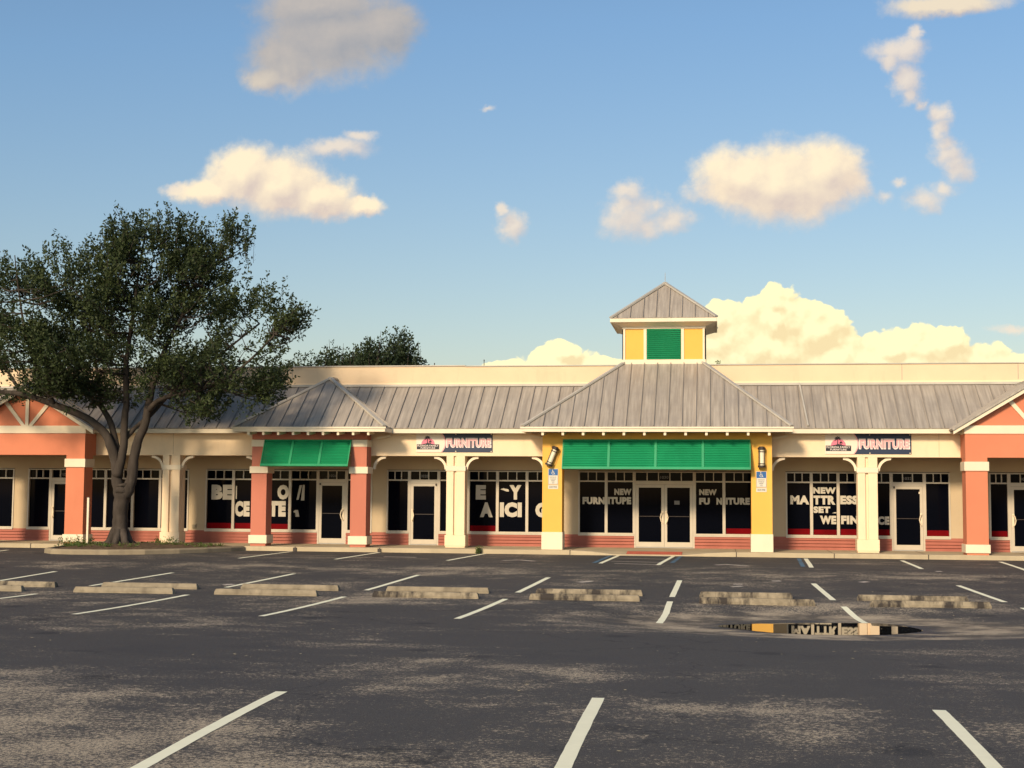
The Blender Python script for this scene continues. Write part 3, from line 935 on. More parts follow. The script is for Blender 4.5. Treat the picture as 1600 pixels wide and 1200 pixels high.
def hip_roof(x0, x1, yf, t0, t1, yt, zt, name, label, n_tail, tx0, tx1, back=None):
    """front hip: eave rectangle x0..x1 at yf, top edge t0..t1 at (yt, zt)"""
    zf = EZ + .0
    h = None
    A, Bq = (x0, yf, zf), (x1, yf, zf)
    C, D = (t1, yt, zt), (t0, yt, zt)
    front = [A, Bq, C, D] if abs(t1 - t0) > .05 else [A, Bq, C]
    h = pan(front, (0, yt - yf, zt - zf), name, None, .405, .0)
    h['label'] = label
    yb = 44.0
    # side planes run back to the building
    rs = (zt - zf)
    for sx, tx, s in ((x0, t0, 1), (x1, t1, -1)):
        pan([(sx, yf, zf), (tx, yt, zt), (tx, 44.2, zt), (sx, 44.2, zf)], (tx - sx, 0, rs), 'side_pan', h, .405, .1)
    for p_, q_ in ((A, D), (Bq, C)):
        cp = MB(); hip_cap(cp, p_, q_); part(cp, 'hip_cap', M['roof_cap'], h)
    if abs(t1 - t0) < .05: part(MB().bar((t0, yt, zt + .04), (t0, 44.1, zt + .04), .14, .05), 'ridge_cap', M['roof_cap'], h)
    f = MB().box(x0 - .02, x1 + .02, yf - .03, yf + .015, EZ - .15, EZ - .035)
    f.box(x0 - .02, x0 + .025, yf + .015, 42.3, EZ - .15, EZ - .035).box(x1 - .025, x1 + .02, yf + .015, 42.3, EZ - .15, EZ - .035)
    f.box(x0 - .05, x1 + .05, yf - .06, yf - .03, EZ - .055, EZ - .005)
    part(f, 'fascia', M['fascia'], h)
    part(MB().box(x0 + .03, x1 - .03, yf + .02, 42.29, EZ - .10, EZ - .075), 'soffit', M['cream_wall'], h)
    tails(tx0, tx1, n_tail, yf + .02, 41.74, EZ - .165, h, M['trim'])
    for x, s in ((x0 + .08, 1), (x1 - .08, -1)):
        part(MB().bar((x, 42.2, EZ - .22), (x + s * .42, 42.2, EZ - .30), .07, .06), 'eave_brace', M['trim'], h)
    return h


main_hip = hip_roof(-5.65, 2.14, 41.0, -2.86, -.40, 43.87, 5.84, 'portico_roof', 'large grey hipped metal roof below the cupola', 12, -5.05, 1.50)
small_hip = hip_roof(-14.48, -9.80, 41.0, -12.14, -12.14, 43.35, 5.36, 'portico_roof', 'small grey hipped metal roof over the salmon portico', 9, -14.02, -10.30)

# ---- yellow portico
yb_ = MB().box(-4.55, 1.0, 41.75, 42.29, 2.9, 3.60)
part(yb_, 'portico_beam', M['yellow'])
for x0, x1 in ((-5.14, -4.55), (1.0, 1.60)):
    c = part(MB().box(x0, x1, 41.75, 42.35, .64, 3.60), 'portico_pier', M['yellow'])
    part(MB().box(x0 - .02, x1 + .02, 41.73, 42.37, .12, .64), 'pier_base', M['trim'], c, bevel=.01)

# ---- salmon portico
part(MB().box(-14.14, -10.52, 41.76, 42.29, 3.38, 3.60).box(-13.66, -11.01, 41.76, 42.29, 2.95, 3.38), 'portico_beam', M['salmon'])
for x0, x1 in ((-14.14, -13.66), (-11.01, -10.52)):
    c = part(MB().box(x0, x1, 41.75, 42.30, .12, 3.37), 'portico_pier', M['salmon'])
    for a, b, o_ in ((3.16, 3.37, .02), (2.345, 2.55, .05), (.20, .455, .05)):
        part(MB().box(x0 - o_, x1 + o_, 41.75 - o_, 42.30 + o_, a, b), 'pier_band', M['trim'], c, bevel=.008)


# ---- slatted green shutters propped out over the openings
def shutter(x0, x1, yt, zt, yb, zb, n, label):
    d = Vector((0, yb - yt, zb - zt)); ln = d.length; d.normalize()
    e = Vector((1, 0, 0)); nm = e.cross(d).normalized()
    if nm.y > 0: nm = -nm
    o = Vector((x0, yt, zt))
    fr = MB()

    def bar(u0, u1, v0, v1, t=.028):
        c = o + e * ((u0 + u1) / 2) + d * ((v0 + v1) / 2)
        fr.obox(c, e, d, nm, (u1 - u0) / 2, (v1 - v0) / 2, t)
    Wd = x1 - x0
    bar(0, Wd, 0, .05, .027); bar(0, Wd, ln - .07, ln, .027)
    for i in range(n + 1):
        u = Wd * i / n
        w = .035 if 0 < i < n else .03
        bar(max(0, u - w), min(Wd, u + w), .05, ln - .07)
    sh = part(fr, 'slatted_shutter', M['green'])
    sh['label'] = label
    for i in range(n):
        sl = MB(); u0, u1 = Wd * i / n + .035, Wd * (i + 1) / n - .035
        k = 15; p = (ln - .12) / k
        dd = (d * math.cos(R(26)) + nm * math.sin(R(26))).normalized()
        for j in range(k):
            c = o + e * ((u0 + u1) / 2) + d * (.05 + p * (j + .5))
            sl.obox(c, e, dd, e.cross(dd), (u1 - u0) / 2, p * .64, .004)
        part(sl, 'slat_panel', M['green'], sh)
    st = MB()
    for x in (x0 + .1, x1 - .1):
        st.bar((x, yb + .03, zb + .03), (x, yt + .02, zb + .12), .02, .02)
    part(st, 'prop', M['dark_metal'], sh)


shutter(-4.52, .98, 41.70, 3.38, 41.32, 2.50, 4, 'wide green slatted shutter of four panels over the yellow entrance')
shutter(-13.72, -10.98, 41.70, 3.36, 41.27, 2.55, 3, 'smaller green slatted shutter of three panels on the salmon portico')


# ---- orange gabled porticos
def gable(cx):
    hw, yf = 1.95, 41.5
    ap, tip = 5.10, 2.30
    zt = 3.70
    sl = (ap - zt) / tip
    body = MB().box(cx - hw + .6, cx + hw - .6, yf, yf + .6, 2.88, 3.55)
    for s in (-1, 1):
        a, b = sorted((cx + s * hw, cx + s * (hw - .6)))
        body.box(a, b, yf + .6, 42.3, 2.88, 3.55)
    part(body, 'portico_beam', M['orange'])
    g = part(MB().prism([(cx - 1.93, 3.79), (cx + 1.93, 3.79), (cx, ap - .16)], yf + .04, yf + .2), 'gable', M['orange'])
    part(MB().box(cx - hw - .02, cx + hw + .02, yf - .03, yf + .62, 3.552, 3.79), 'gable_beam', M['trim'], g, bevel=.008)
    part(MB().box(cx - .055, cx + .055, yf - .01, yf + .04, 3.79, 4.72), 'king_post', M['trim'], g)
    for s in (-1, 1):
        m_ = MB().add([(cx + s * .05, yf, 3.79), (cx + s * .18, yf, 3.79), (cx + s * .80, yf, 4.52), (cx + s * .69, yf, 4.58),
                       (cx + s * .05, yf + .04, 3.79), (cx + s * .18, yf + .04, 3.79), (cx + s * .80, yf + .04, 4.52), (cx + s * .69, yf + .04, 4.58)],
                      [(0, 1, 2, 3), (4, 7, 6, 5), (0, 4, 5, 1), (1, 5, 6, 2), (2, 6, 7, 3), (3, 7, 4, 0)])
        part(m_, 'gable_strut', M['trim'], g)
        x0, x1 = cx + s * hw, cx + s * (hw - .6)
        a, b = min(x0, x1), max(x0, x1)
        c = part(MB().box(a, b, yf, yf + .6, .12, 3.55), 'portico_pier', M['orange'])
        for z0, z1, o_ in ((2.50, 2.76, .04), (.18, .42, .04)):
            part(MB().box(a - o_, b + o_, yf - o_, yf + .6 + o_, z0, z1), 'pier_band', M['trim'], c, bevel=.008)
        # rake board and roof plane
        rb = MB().add([(cx, yf - .22, ap - .03), (cx + s * tip, yf - .22, zt - .03), (cx + s * tip, yf - .22, zt - .17), (cx, yf - .22, ap - .19),
                       (cx, yf - .17, ap - .03), (cx + s * tip, yf - .17, zt - .03), (cx + s * tip, yf - .17, zt - .17), (cx, yf - .17, ap - .19)],
                      [(0, 1, 2, 3), (4, 7, 6, 5), (0, 4, 5, 1), (1, 5, 6, 2), (2, 6, 7, 3), (3, 7, 4, 0)])
        part(rb, 'rake_board', M['fascia'], g)
        pan([(cx, yf - .27, ap), (cx, 44.0, ap), (cx + s * (tip + .04), 44.0, zt - .02), (cx + s * (tip + .04), yf - .27, zt - .02)],
            (-s * tip, 0, ap - zt), 'gable_roof_pan', g, .405, .05)
    part(MB().bar((cx, yf - .28, ap + .02), (cx, 44.0, ap + .02), .16, .05), 'ridge_cap', M['roof_cap'], g)


gable(-21.41); gable(8.95)


# ---- cupola
def cupola():
    x0, x1, y0, y1, z0, z1 = -2.87, -.35, 43.88, 46.35, 5.80, 7.02
    c = part(MB().box(x0, x1, y0, y1, z0 + .02, z1), 'cupola', M['yellow'])
    t = MB()
    t.box(x0 - .03, x1 + .03, y0 - .04, y1 + .04, z0 + .0, z0 + .16)
    t.box(x0 - .03, x1 + .03, y0 - .04, y1 + .04, z1 - .10, z1 + .02)
    for x in (x0 + .015, x0 + .68, x1 - .68, x1 - .015):
        t.box(x - .045, x + .045, y0 - .035, y0 - .002, z0 + .16, z1 - .10)
        t.box(x - .045, x + .045, y1 + .002, y1 + .035, z0 + .16, z1 - .10)
    for y in (y0 + .015, y1 - .015):
        t.box(x1 + .002, x1 + .03, y - .05, y + .05, z0 + .16, z1 - .10)
        t.box(x0 - .03, x0 - .002, y - .05, y + .05, z0 + .16, z1 - .10)
    part(t, 'cupola_trim', M['trim'], c)
    lx0, lx1 = x0 + .735, x1 - .735
    l = MB().box(lx0 - .005, lx1 + .005, y0 - .012, y0 - .003, z0 + .165, z1 - .105)
    k = 15; p = (z1 - z0 - .27) / k
    for i in range(k):
        z = z0 + .165 + p * (i + .5)
        l.obox(((lx0 + lx1) / 2, y0 - .04, z), (1, 0, 0), (0, -.8, -.6), (0, -.6, .8), (lx1 - lx0) / 2, p * .52, .005)
    part(l, 'louvre', M['green'], c)
    cx, cy, ez, az = (x0 + x1) / 2, (y0 + y1) / 2, 7.23, 8.52
    o = .37
    e = [(x0 - o, y0 - o), (x1 + o, y0 - o), (x1 + o, y1 + o), (x0 - o, y1 + o)]
    r = None
    for i in range(4):
        a, b = e[i], e[(i + 1) % 4]
        m_ = ((a[0] + b[0]) / 2, (a[1] + b[1]) / 2)
        pan([(a[0], a[1], ez), (b[0], b[1], ez), (cx, cy, az)], (cx - m_[0], cy - m_[1], az - ez), 'cupola_roof_pan', c, .40)
    for a in e:
        cp = MB(); hip_cap(cp, (a[0], a[1], ez - .01), (cx, cy, az)); part(cp, 'cupola_hip_cap', M['roof_cap'], c)
    f = MB()
    f.box(x0 - o, x1 + o, y0 - o - .02, y0 - o + .02, ez - .13, ez - .02).box(x0 - o, x1 + o, y1 + o - .02, y1 + o + .02, ez - .13, ez - .02)
    f.box(x0 - o - .02, x0 - o + .02, y0 - o, y1 + o, ez - .132, ez - .022).box(x1 + o - .02, x1 + o + .02, y0 - o, y1 + o, ez - .132, ez - .022)
    part(f, 'cupola_fascia', M['fascia'], c)
    # sloping soffit from the fascia down to the wall head
    q = [(x0 - o + .02, y0 - o + .02), (x1 + o - .02, y0 - o + .02), (x1 + o - .02, y1 + o - .02), (x0 - o + .02, y1 + o - .02)]
    w = [(x0 - .02, y0 - .02), (x1 + .02, y0 - .02), (x1 + .02, y1 + .02), (x0 - .02, y1 + .02)]
    s = MB(); s.v = [(a, b, ez - .12) for a, b in q] + [(a, b, z1 - .04) for a, b in w]
    s.f = [(i, (i + 1) % 4, (i + 1) % 4 + 4, i + 4) for i in range(4)]
    part(s, 'cupola_soffit', M['trim'], c)
    part(MB().tube([(cx, cy, az - .02), (cx, cy, az + .05), (cx, cy, az + .36)], [.035, .012, .006], 6), 'lightning_rod', M['grey_metal'], c)


cupola()

# ---------------------------------------------------------------- banners
M['bn_white'] = mat('banner_white', (.74, .62, .50), .5, .03, 2)
M['bn_navy'] = mat('banner_navy', (.012, .022, .055), .45, .1, 2)
M['bn_pink'] = mat('banner_pink', (.72, .36, .36), .5, .05, 2)
M['bn_pale'] = mat('banner_pale', (.78, .66, .60), .5, .03, 2)
M['bn_sun'] = mat('banner_sun', (.68, .17, .24), .5, .05, 2)
M['bn_black'] = mat('banner_black', (.01, .01, .015), .5, .05, 2)


def palm(mb, x, z, h, y0, y1):
    mb.prism([(x - .018, z), (x + .018, z), (x + .008, z + h), (x - .008, z + h)], y0, y1)
    for a in (-20, 15, 50, 95, 135, 170, 205):
        ca, sa = math.cos(R(a)), math.sin(R(a))
        l = h * .55
        p0 = (x, z + h); p1 = (x + ca * l * .5 - sa * .02, z + h + sa * l * .5 + ca * .02); p2 = (x + ca * l, z + h + sa * l - .035)
        p3 = (x + ca * l * .5 + sa * .012, z + h + sa * l * .5 - ca * .012)
        mb.prism([p0, p1, p2, p3], y0, y1)


def banner(x0, x1, z0, z1, label, bulge):
    y = 42.285
    w, h = x1 - x0, z1 - z0
    root = empty('shop_banner', ((x0 + x1) / 2, 42.29, z0))
    tag(root, label, 'banner', 'shop banners on the cream beam')
    loc = Vector(root.location)

    def bp(mb, name, m_):
        o = mb.build(name, m_, None); o.parent = root; o.data.transform(Matrix.Translation(-loc)); return o
    # sheet: left part ends in a curved edge, rest navy
    cxx = x0 + w * .325; n = 12
    arc = []
    for i in range(n + 1):
        t = -1 + 2 * i / n
        arc.append((cxx + w * .052 * (1 - t * t), z0 + h * (t + 1) / 2))
    nb = MB().prism([(x0 + w * .30, z0), (x1, z0), (x1, z1), (x0 + w * .30, z1)], y, y + .01)
    bp(nb, 'navy_field', M['bn_navy'])
    bp(MB().prism([(x0, z0)] + arc + [(x0, z1)], y - .008, y - .001), 'white_field', M['bn_white'])
    ed = MB()
    for (a, b), (c, d) in zip(arc, arc[1:]): ed.prism([(a, b), (a + .035, b), (c + .035, d), (c, d)], y - .010, y - .0015)
    bp(ed, 'curved_edge', M['bn_pink'])
    # emblem: pink sun with palms over a black name plate
    ex, ez = x0 + w * .155, z0 + h * .42
    pl = [(ex - w * .148, z0 + h * .15), (ex + w * .148, z0 + h * .15), (ex + w * .148, ez), (ex - w * .148, ez)]
    bp(MB().prism(pl, y - .013, y - .009), 'name_plate', M['bn_black'])
    r = h * .36
    sun_ = [(ex + math.cos(math.pi * i / 20) * r, ez + math.sin(math.pi * i / 20) * r * .92) for i in range(21)]
    bp(MB().prism(sun_, y - .012, y - .009), 'sun_emblem', M['bn_sun'])
    pm = MB(); palm(pm, ex - .02, ez, h * .34, y - .016, y - .013); palm(pm, ex + r * .35, ez, h * .16, y - .016, y - .013)
    pm.prism([(ex - r * .9, ez), (ex + r * .9, ez), (ex + r * .3, ez + h * .05), (ex, ez + h * .08), (ex - r * .3, ez + h * .05)], y - .015, y - .0125)
    bp(pm, 'palm_emblem', M['bn_black'])
    tx = text_mesh('FLORIDA FAMILY', ex - w * .138, ex + w * .138, z0 + h * .295, z0 + h * .39, y - .0135, .01)
    t2 = text_mesh('FURNITURE', ex - w * .095, ex + w * .095, z0 + h * .175, z0 + h * .265, y - .0135, .01)
    tx.add(t2.v, t2.f)
    bp(tx, 'name_lettering', M['bn_pale'])
    a, b = x0 + w * .392, x0 + w * .985
    bp(text_mesh('FURNITURE', a, b, z0 + h * .235, z0 + h * .76, y - .004, .085, .003), 'letter_outline', M['bn_pale'])
    bp(text_mesh('FURNITURE', a + .03, b - .03, z0 + h * .285, z0 + h * .71, y - .008, .045, .003), 'lettering', M['bn_pink'])
    g = MB()
    for gx in (x0 + .04, x0 + w * .52, x1 - .04):
        for gz_ in (z0 + .03, z1 - .03): g.tube([(gx, y - .012, gz_), (gx, y + .002, gz_)], .018, 8)
    bp(g, 'grommets', M['trim'])


banner(-9.10, -6.735, 3.012, 3.59, 'furniture shop banner between the salmon portico and the yellow entrance', 0)
banner(3.159, 5.62, 2.987, 3.585, 'furniture shop banner between the yellow entrance and the right orange gable', 0)


# ---------------------------------------------------------------- lanterns and accessible parking signs on the yellow piers
def lantern(x, z, tilt, label):
    root = empty('wall_lantern', (x, 41.75, z))
    tag(root, label, 'wall lamp', 'wall lanterns on the yellow piers')
    rot = Matrix.Rotation(R(tilt), 4, 'Y')

    def lp(mb, name, m_, **k):
        o = mb.build(name, m_, None, **k); o.data.transform(rot); o.parent = root; return o
    h = .29
    lp(MB().tube([(0, -.12, -h + .05), (0, -.12, h - .05)], .075, 14), 'lamp_glass', M['lamp_glass'], smooth=False)
    c = MB().tube([(0, -.12, h - .06), (0, -.12, h)], [.115, .115], 14).tube([(0, -.12, h), (0, -.12, h + .03)], [.09, .08], 14)
    lp(c, 'top_cap', M['dark_metal'])
    lp(MB().tube([(0, -.12, -h), (0, -.12, -h + .06)], [.115, .115], 14).tube([(0, -.12, -h + .10), (0, -.12, -h + .12)], .105, 14), 'bottom_cap', M['dark_metal'])
    rd = MB()
    for i in range(4):
        a = R(45 + 90 * i + 8)
        rd.tube([(math.cos(a) * .105, -.12 + math.sin(a) * .105, -h + .05), (math.cos(a) * .105, -.12 + math.sin(a) * .105, h - .05)], .009, 5)
    rd.tube([(0, -.12, h - .13), (0, -.12, h - .11)], .108, 14, False)
    lp(rd, 'cage_rod', M['dark_metal'])
    lp(MB().box(-.06, .06, -.05, -.004, -.12, .12), 'back_plate', M['dark_metal'])


lantern(-4.84, 2.875, 22, 'dark wall lantern knocked askew on the left yellow pier')
lantern(1.30, 2.865, 0, 'dark wall lantern hanging straight on the right yellow pier')

M['sg_blue'] = mat('sign_blue', (.015, .10, .30), .45, .06, 3)
M['sg_white'] = mat('sign_white', (.62, .56, .46), .5, .04, 3)
M['sg_black'] = mat('sign_ink', (.05, .05, .05), .6, .04, 3)
M['sg_green'] = mat('sign_border', (.16, .15, .12), .6, .04, 3)


def access_sign(x, zt, label):
    root = empty('accessible_parking_sign', (x, 41.75, zt - .6))
    tag(root, label, 'sign', 'accessible parking signs on the yellow piers')
    loc = Vector(root.location)

    def sp(mb, name, m_):
        o = mb.build(name, m_, None); o.parent = root; o.data.transform(Matrix.Translation(-loc)); return o
    y, w = 41.74, .15
    sp(MB().box(x - w, x + w, y, y + .008, zt - .47, zt), 'sign_plate', M['sg_white'])
    sp(MB().box(x - w + .01, x + w - .01, y - .003, y - .0005, zt - .195, zt - .01), 'blue_field', M['sg_blue'])
    wc = MB()                                   # wheelchair symbol
    wx, wz, r = x - .005, zt - .125, .045
    for i in range(14):
        a0, a1 = R(100 + i * 17), R(100 + (i + 1) * 17)
        wc.prism([(wx + math.cos(a0) * r, wz + math.sin(a0) * r), (wx + math.cos(a1) * r, wz + math.sin(a1) * r),
                  (wx + math.cos(a1) * (r - .013), wz + math.sin(a1) * (r - .013)), (wx + math.cos(a0) * (r - .013), wz + math.sin(a0) * (r - .013))], y - .006, y - .0035)
    hd = [(wx - .012 + math.cos(2 * math.pi * i / 10) * .015, zt - .037 + math.sin(2 * math.pi * i / 10) * .015) for i in range(10)]
    wc.prism(hd, y - .006, y - .0035)
    for q in ([(wx - .018, zt - .055), (wx - .004, zt - .055), (wx + .002, zt - .115), (wx - .012, zt - .115)],
              [(wx - .008, zt - .075), (wx + .036, zt - .075), (wx + .036, zt - .086), (wx - .008, zt - .086)],
              [(wx - .01, zt - .104), (wx + .038, zt - .104), (wx + .038, zt - .117), (wx - .01, zt - .117)],
              [(wx + .028, zt - .117), (wx + .040, zt - .117), (wx + .062, zt - .172), (wx + .048, zt - .172)]):
        wc.prism(q, y - .0075, y - .0037)
    sp(wc, 'wheelchair_symbol', M['sg_white'])
    tx = MB()
    for t, a, b, k in (('PARKING BY', -.10, .10, 0), ('DISABLED', -.085, .085, 1), ('PERMIT', -.06, .06, 2), ('ONLY', -.04, .04, 3)):
        q = text_mesh(t, x + a, x + b, zt - .265 - k * .055, zt - .235 - k * .055, y - .0005, .01, .002)
        tx.add(q.v, q.f)
    sp(tx, 'lettering', M['sg_black'])
    bd = MB()
    for a in (-w + .004, w - .012): bd.box(x + a, x + a + .008, y - .003, y - .0005, zt - .46, zt - .2)
    bd.box(x - w + .012, x + w - .012, y - .003, y - .0005, zt - .46, zt - .452)
    sp(bd, 'plate_border', M['sg_green'])
    sp(MB().box(x - w, x + w, y, y + .008, zt - .60, zt - .485), 'fine_plate', M['sg_white'])
    sp(text_mesh('$250 FINE', x - .11, x + .11, zt - .57, zt - .515, y - .0005, .015, .002), 'fine_lettering', M['sg_black'])


access_sign(-4.815, 2.515, 'blue and white wheelchair parking sign below the askew lantern')
access_sign(1.29, 2.465, 'blue and white wheelchair parking sign below the straight lantern')

# ---------------------------------------------------------------- concrete wheel stops
M['stop'] = mat('wheel_stop_concrete', (.26, .215, .15), .9, .25, 4, .8, 50, .2, .8, c2=(.10, .08, .06), world=True)
M['stop_mouldy'] = mat('mouldy_wheel_stop_concrete', (.26, .215, .15), .9, .3, 6, .8, 50, .2, 1.0, c2=(.045, .038, .034), world=True, srange=(.46, .58))
STOPS = [   # left end, right end, y, row
  (-15.164, -13.763, 26.75, 0), (-12.687, -10.621, 26.8, 0), (-9.791, -7.704, 26.85, 0), (-6.613, -4.526, 26.9, 0),
  (-3.556, -1.443, 26.95, 0), (-0.337, 1.797, 26.8, 0), (2.78, 4.926, 26.8, 0),
  (-15.74, -13.544, 27.75, 1), (-12.583, -10.512, 27.85, 1), (-9.642, -7.585, 28.0, 1), (-6.60, -4.50, 28.0, 1),
  (-3.57, -1.45, 28.05, 1), (-0.345, 1.44, 27.95, 1), (2.65, 4.70, 27.85, 1)]
SL = ['wheel stop cut off by the left edge of the photo, in the near row',
      'pale wheel stop in the near row, below the foot of the tree',
      'pale wheel stop in the near row, below the left salmon pier',
      'dark streaked wheel stop in the near row, below the FURNITURE banner on the left',
      'long wheel stop in the near row, straight below the cupola entrance',
      'blackened wheel stop in the near row, just behind the left end of the puddle',
      'rightmost wheel stop of the near row, right of the puddle',
      'mould-streaked wheel stop at the far left of the far row',
      'wheel stop of the far row half hidden behind the pale one below the tree',
      'wheel stop of the far row, behind the one below the left salmon pier',
      'wheel stop of the far row, behind the streaked one below the left banner',
      'wheel stop of the far row, behind the long one below the cupola entrance',
      'wheel stop of the far row, behind the blackened one near the puddle',
      'rightmost wheel stop of the far row, with dark top, behind the near one']


def wheel_stop(x0, x1, y, label, idx):
    L_ = x1 - x0; cx = (x0 + x1) / 2
    z0, z1 = gz(x0, y), gz(x1, y)
    mb = MB(); k = 14
    prof = [(-.075, -.02), (-.075, .045), (-.045, .112), (.045, .112), (.075, .045), (.075, -.02)]
    rs = random.Random(idx)
    for i in range(k + 1):
        t = i / k; x = -L_ / 2 + L_ * t
        for (a, b) in prof:
            j = rs.uniform(-.005, .005)
            ins = .03 if i in (0, k) and b > .08 else 0
            mb.v.append((x + (ins if i == 0 else -ins), a + j, b + j * .6))
    n = len(prof)
    for i in range(k):
        for j in range(n):
            mb.f.append((i * n + j, i * n + (j + 1) % n, (i + 1) * n + (j + 1) % n, (i + 1) * n + j))
    mb.f += [tuple(range(n))[::-1], tuple(k * n + j for j in range(n))]
    o = mb.build('wheel_stop', M['stop' if idx in (0, 1, 2, 8, 9, 10) else 'stop_mouldy'], bevel=.006)
    o.location = (cx, y, (z0 + z1) / 2)
    o.rotation_euler = (0, -math.atan2(z1 - z0, L_), R(rs.uniform(-.5, .5)))
    tag(o, label, 'wheel stop', 'concrete wheel stops between the two rows of bays')
    # texture runs in each stop's own space, so shift it
    o.data.transform(Matrix.Identity(4))
    pins = MB()
    for s in (-1, 1): pins.tube([(s * L_ * .32, 0, .105), (s * L_ * .32, 0, .118)], .014, 8)
    p = pins.build('anchor_pin', M['dark_metal']); p.parent = o


for i, (a, b, y, r) in enumerate(STOPS): wheel_stop(a, b, y, SL[i], i)

# marker stake and roof odds and ends
root = empty('marker_stake', (-18.55, 39.9, .1))
tag(root, 'thin white stake standing in the island left of the tree', 'stake')
o = MB().box(-.03, .03, -.025, .025, 0, 1.46).build('stake_post', M['trim']); o.parent = root
o = MB().box(-.034, .034, -.029, .029, 1.46, 1.475).build('stake_cap', M['grey_metal']); o.parent = root
for x, h, lb in ((-7.50, .28, 'thin vent mast on the roof left of the cupola'), (-9.15, .18, 'short thin mast on the roof beside the far trees')):
    o = MB().tube([(0, 0, 0), (0, 0, .8 + h)], .012, 6).tube([(0, 0, .80 + h), (0, 0, .85 + h)], .018, 6).build('roof_mast', M['dark_metal'])
    o.location = (x, 45.2, 4.99)
    tag(o, lb, 'mast')
# ---------------------------------------------------------------- plants
def leaf_mat(name, a, b, rough=.55, trans=.25):
    Mx = bpy.data.materials.new(name); Mx.use_nodes = True
    nt = Mx.node_tree; bs = nt.nodes['Principled BSDF']
    L, n, put, m, vm, rng, noise, mix = NT(nt)
    tc = n('ShaderNodeTexCoord').outputs['Object']
    f = m('ADD', m('MULTIPLY', noise(tc, .9, 3), .6), m('MULTIPLY', noise(tc, 9, 2), .4))
    c = mix(rng(f, .38, .62, 0, 1), a, b)
    L(c, bs.inputs['Base Color'])
    bs.inputs['Roughness'].default_value = rough
    bs.inputs['Specular IOR Level'].default_value = .3
    out = nt.nodes['Material Output']
    tr = n('ShaderNodeBsdfTranslucent'); L(c, tr.inputs[0])
    ms = n('ShaderNodeMixShader'); ms.inputs[0].default_value = trans
    L(bs.outputs[0], ms.inputs[1]); L(tr.outputs[0], ms.inputs[2]); L(ms.outputs[0], out.inputs[0])
    return Mx


M['leaf'] = leaf_mat('oak_leaves', (.018, .030, .010), (.062, .082, .026), .6, .28)
M['leaf_far'] = leaf_mat('far_leaves', (.022, .036, .016), (.05, .07, .028))
M['weed'] = leaf_mat('weed_leaves', (.06, .10, .02), (.13, .16, .04))
M['bark'] = mat('oak_bark', (.055, .044, .036), .95, .3, 5, 1.0, 26, .1, .5, stretch=(1, 1, .35), c2=(.14, .12, .10))


def leaves(rng_, starts, dirs, lens, per, ll, lw, curl=.25, spread=.07):
    n = len(starts); N = n * per
    S0 = np.repeat(starts, per, 0); D = np.repeat(dirs, per, 0); Ln = np.repeat(lens, per)[:, None]
    t = rng_.random((N, 1)) ** .8
    up = np.array([[0, 0, 1.0]])
    P = S0 + D * Ln * t + up * (curl * Ln * t * t)
    P += rng_.normal(0, 1, (N, 3)) * spread * (1.15 - .7 * t)
    a = D * .7 + rng_.normal(0, .75, (N, 3)); a /= np.linalg.norm(a, axis=1, keepdims=True)
    b = np.cross(a, rng_.normal(0, 1, (N, 3))); b /= np.linalg.norm(b, axis=1, keepdims=True) + 1e-9
    s = rng_.uniform(.7, 1.3, (N, 1))
    l, w = ll * s, lw * s
    v = np.stack([P, P + a * l * .5 + b * w * .5, P + a * l, P + a * l * .5 - b * w * .5], 1).reshape(-1, 3)
    return v


def quads_object(name, v, m_, parent):
    k = len(v) // 4
    me = bpy.data.meshes.new(name)
    me.vertices.add(len(v)); me.vertices.foreach_set('co', v.astype(np.float32).ravel())
    me.loops.add(4 * k); me.loops.foreach_set('vertex_index', np.arange(4 * k, dtype=np.int32))
    me.polygons.add(k); me.polygons.foreach_set('loop_start', np.arange(0, 4 * k, 4, dtype=np.int32))
    me.polygons.foreach_set('loop_total', np.full(k, 4, dtype=np.int32))
    me.update(calc_edges=True); me.validate()
    me.materials.append(m_)
    o = bpy.data.objects.new(name, me); COL.objects.link(o)
    if parent: o.parent = parent
    return o


def lobe_points(rg, lobes, n, bias=.45):
    vol = np.array([l[3] * l[4] * l[5] for l in lobes]) ** .8; pr = vol / vol.sum()
    idx = rg.choice(len(lobes), n, p=pr)
    u = rg.normal(0, 1, (n, 3)); u /= np.linalg.norm(u, axis=1, keepdims=True)
    r = rg.random((n, 1)) ** bias
    L_ = np.array([l[:6] for l in lobes])[idx]
    return L_[:, :3] + u * r * L_[:, 3:6]


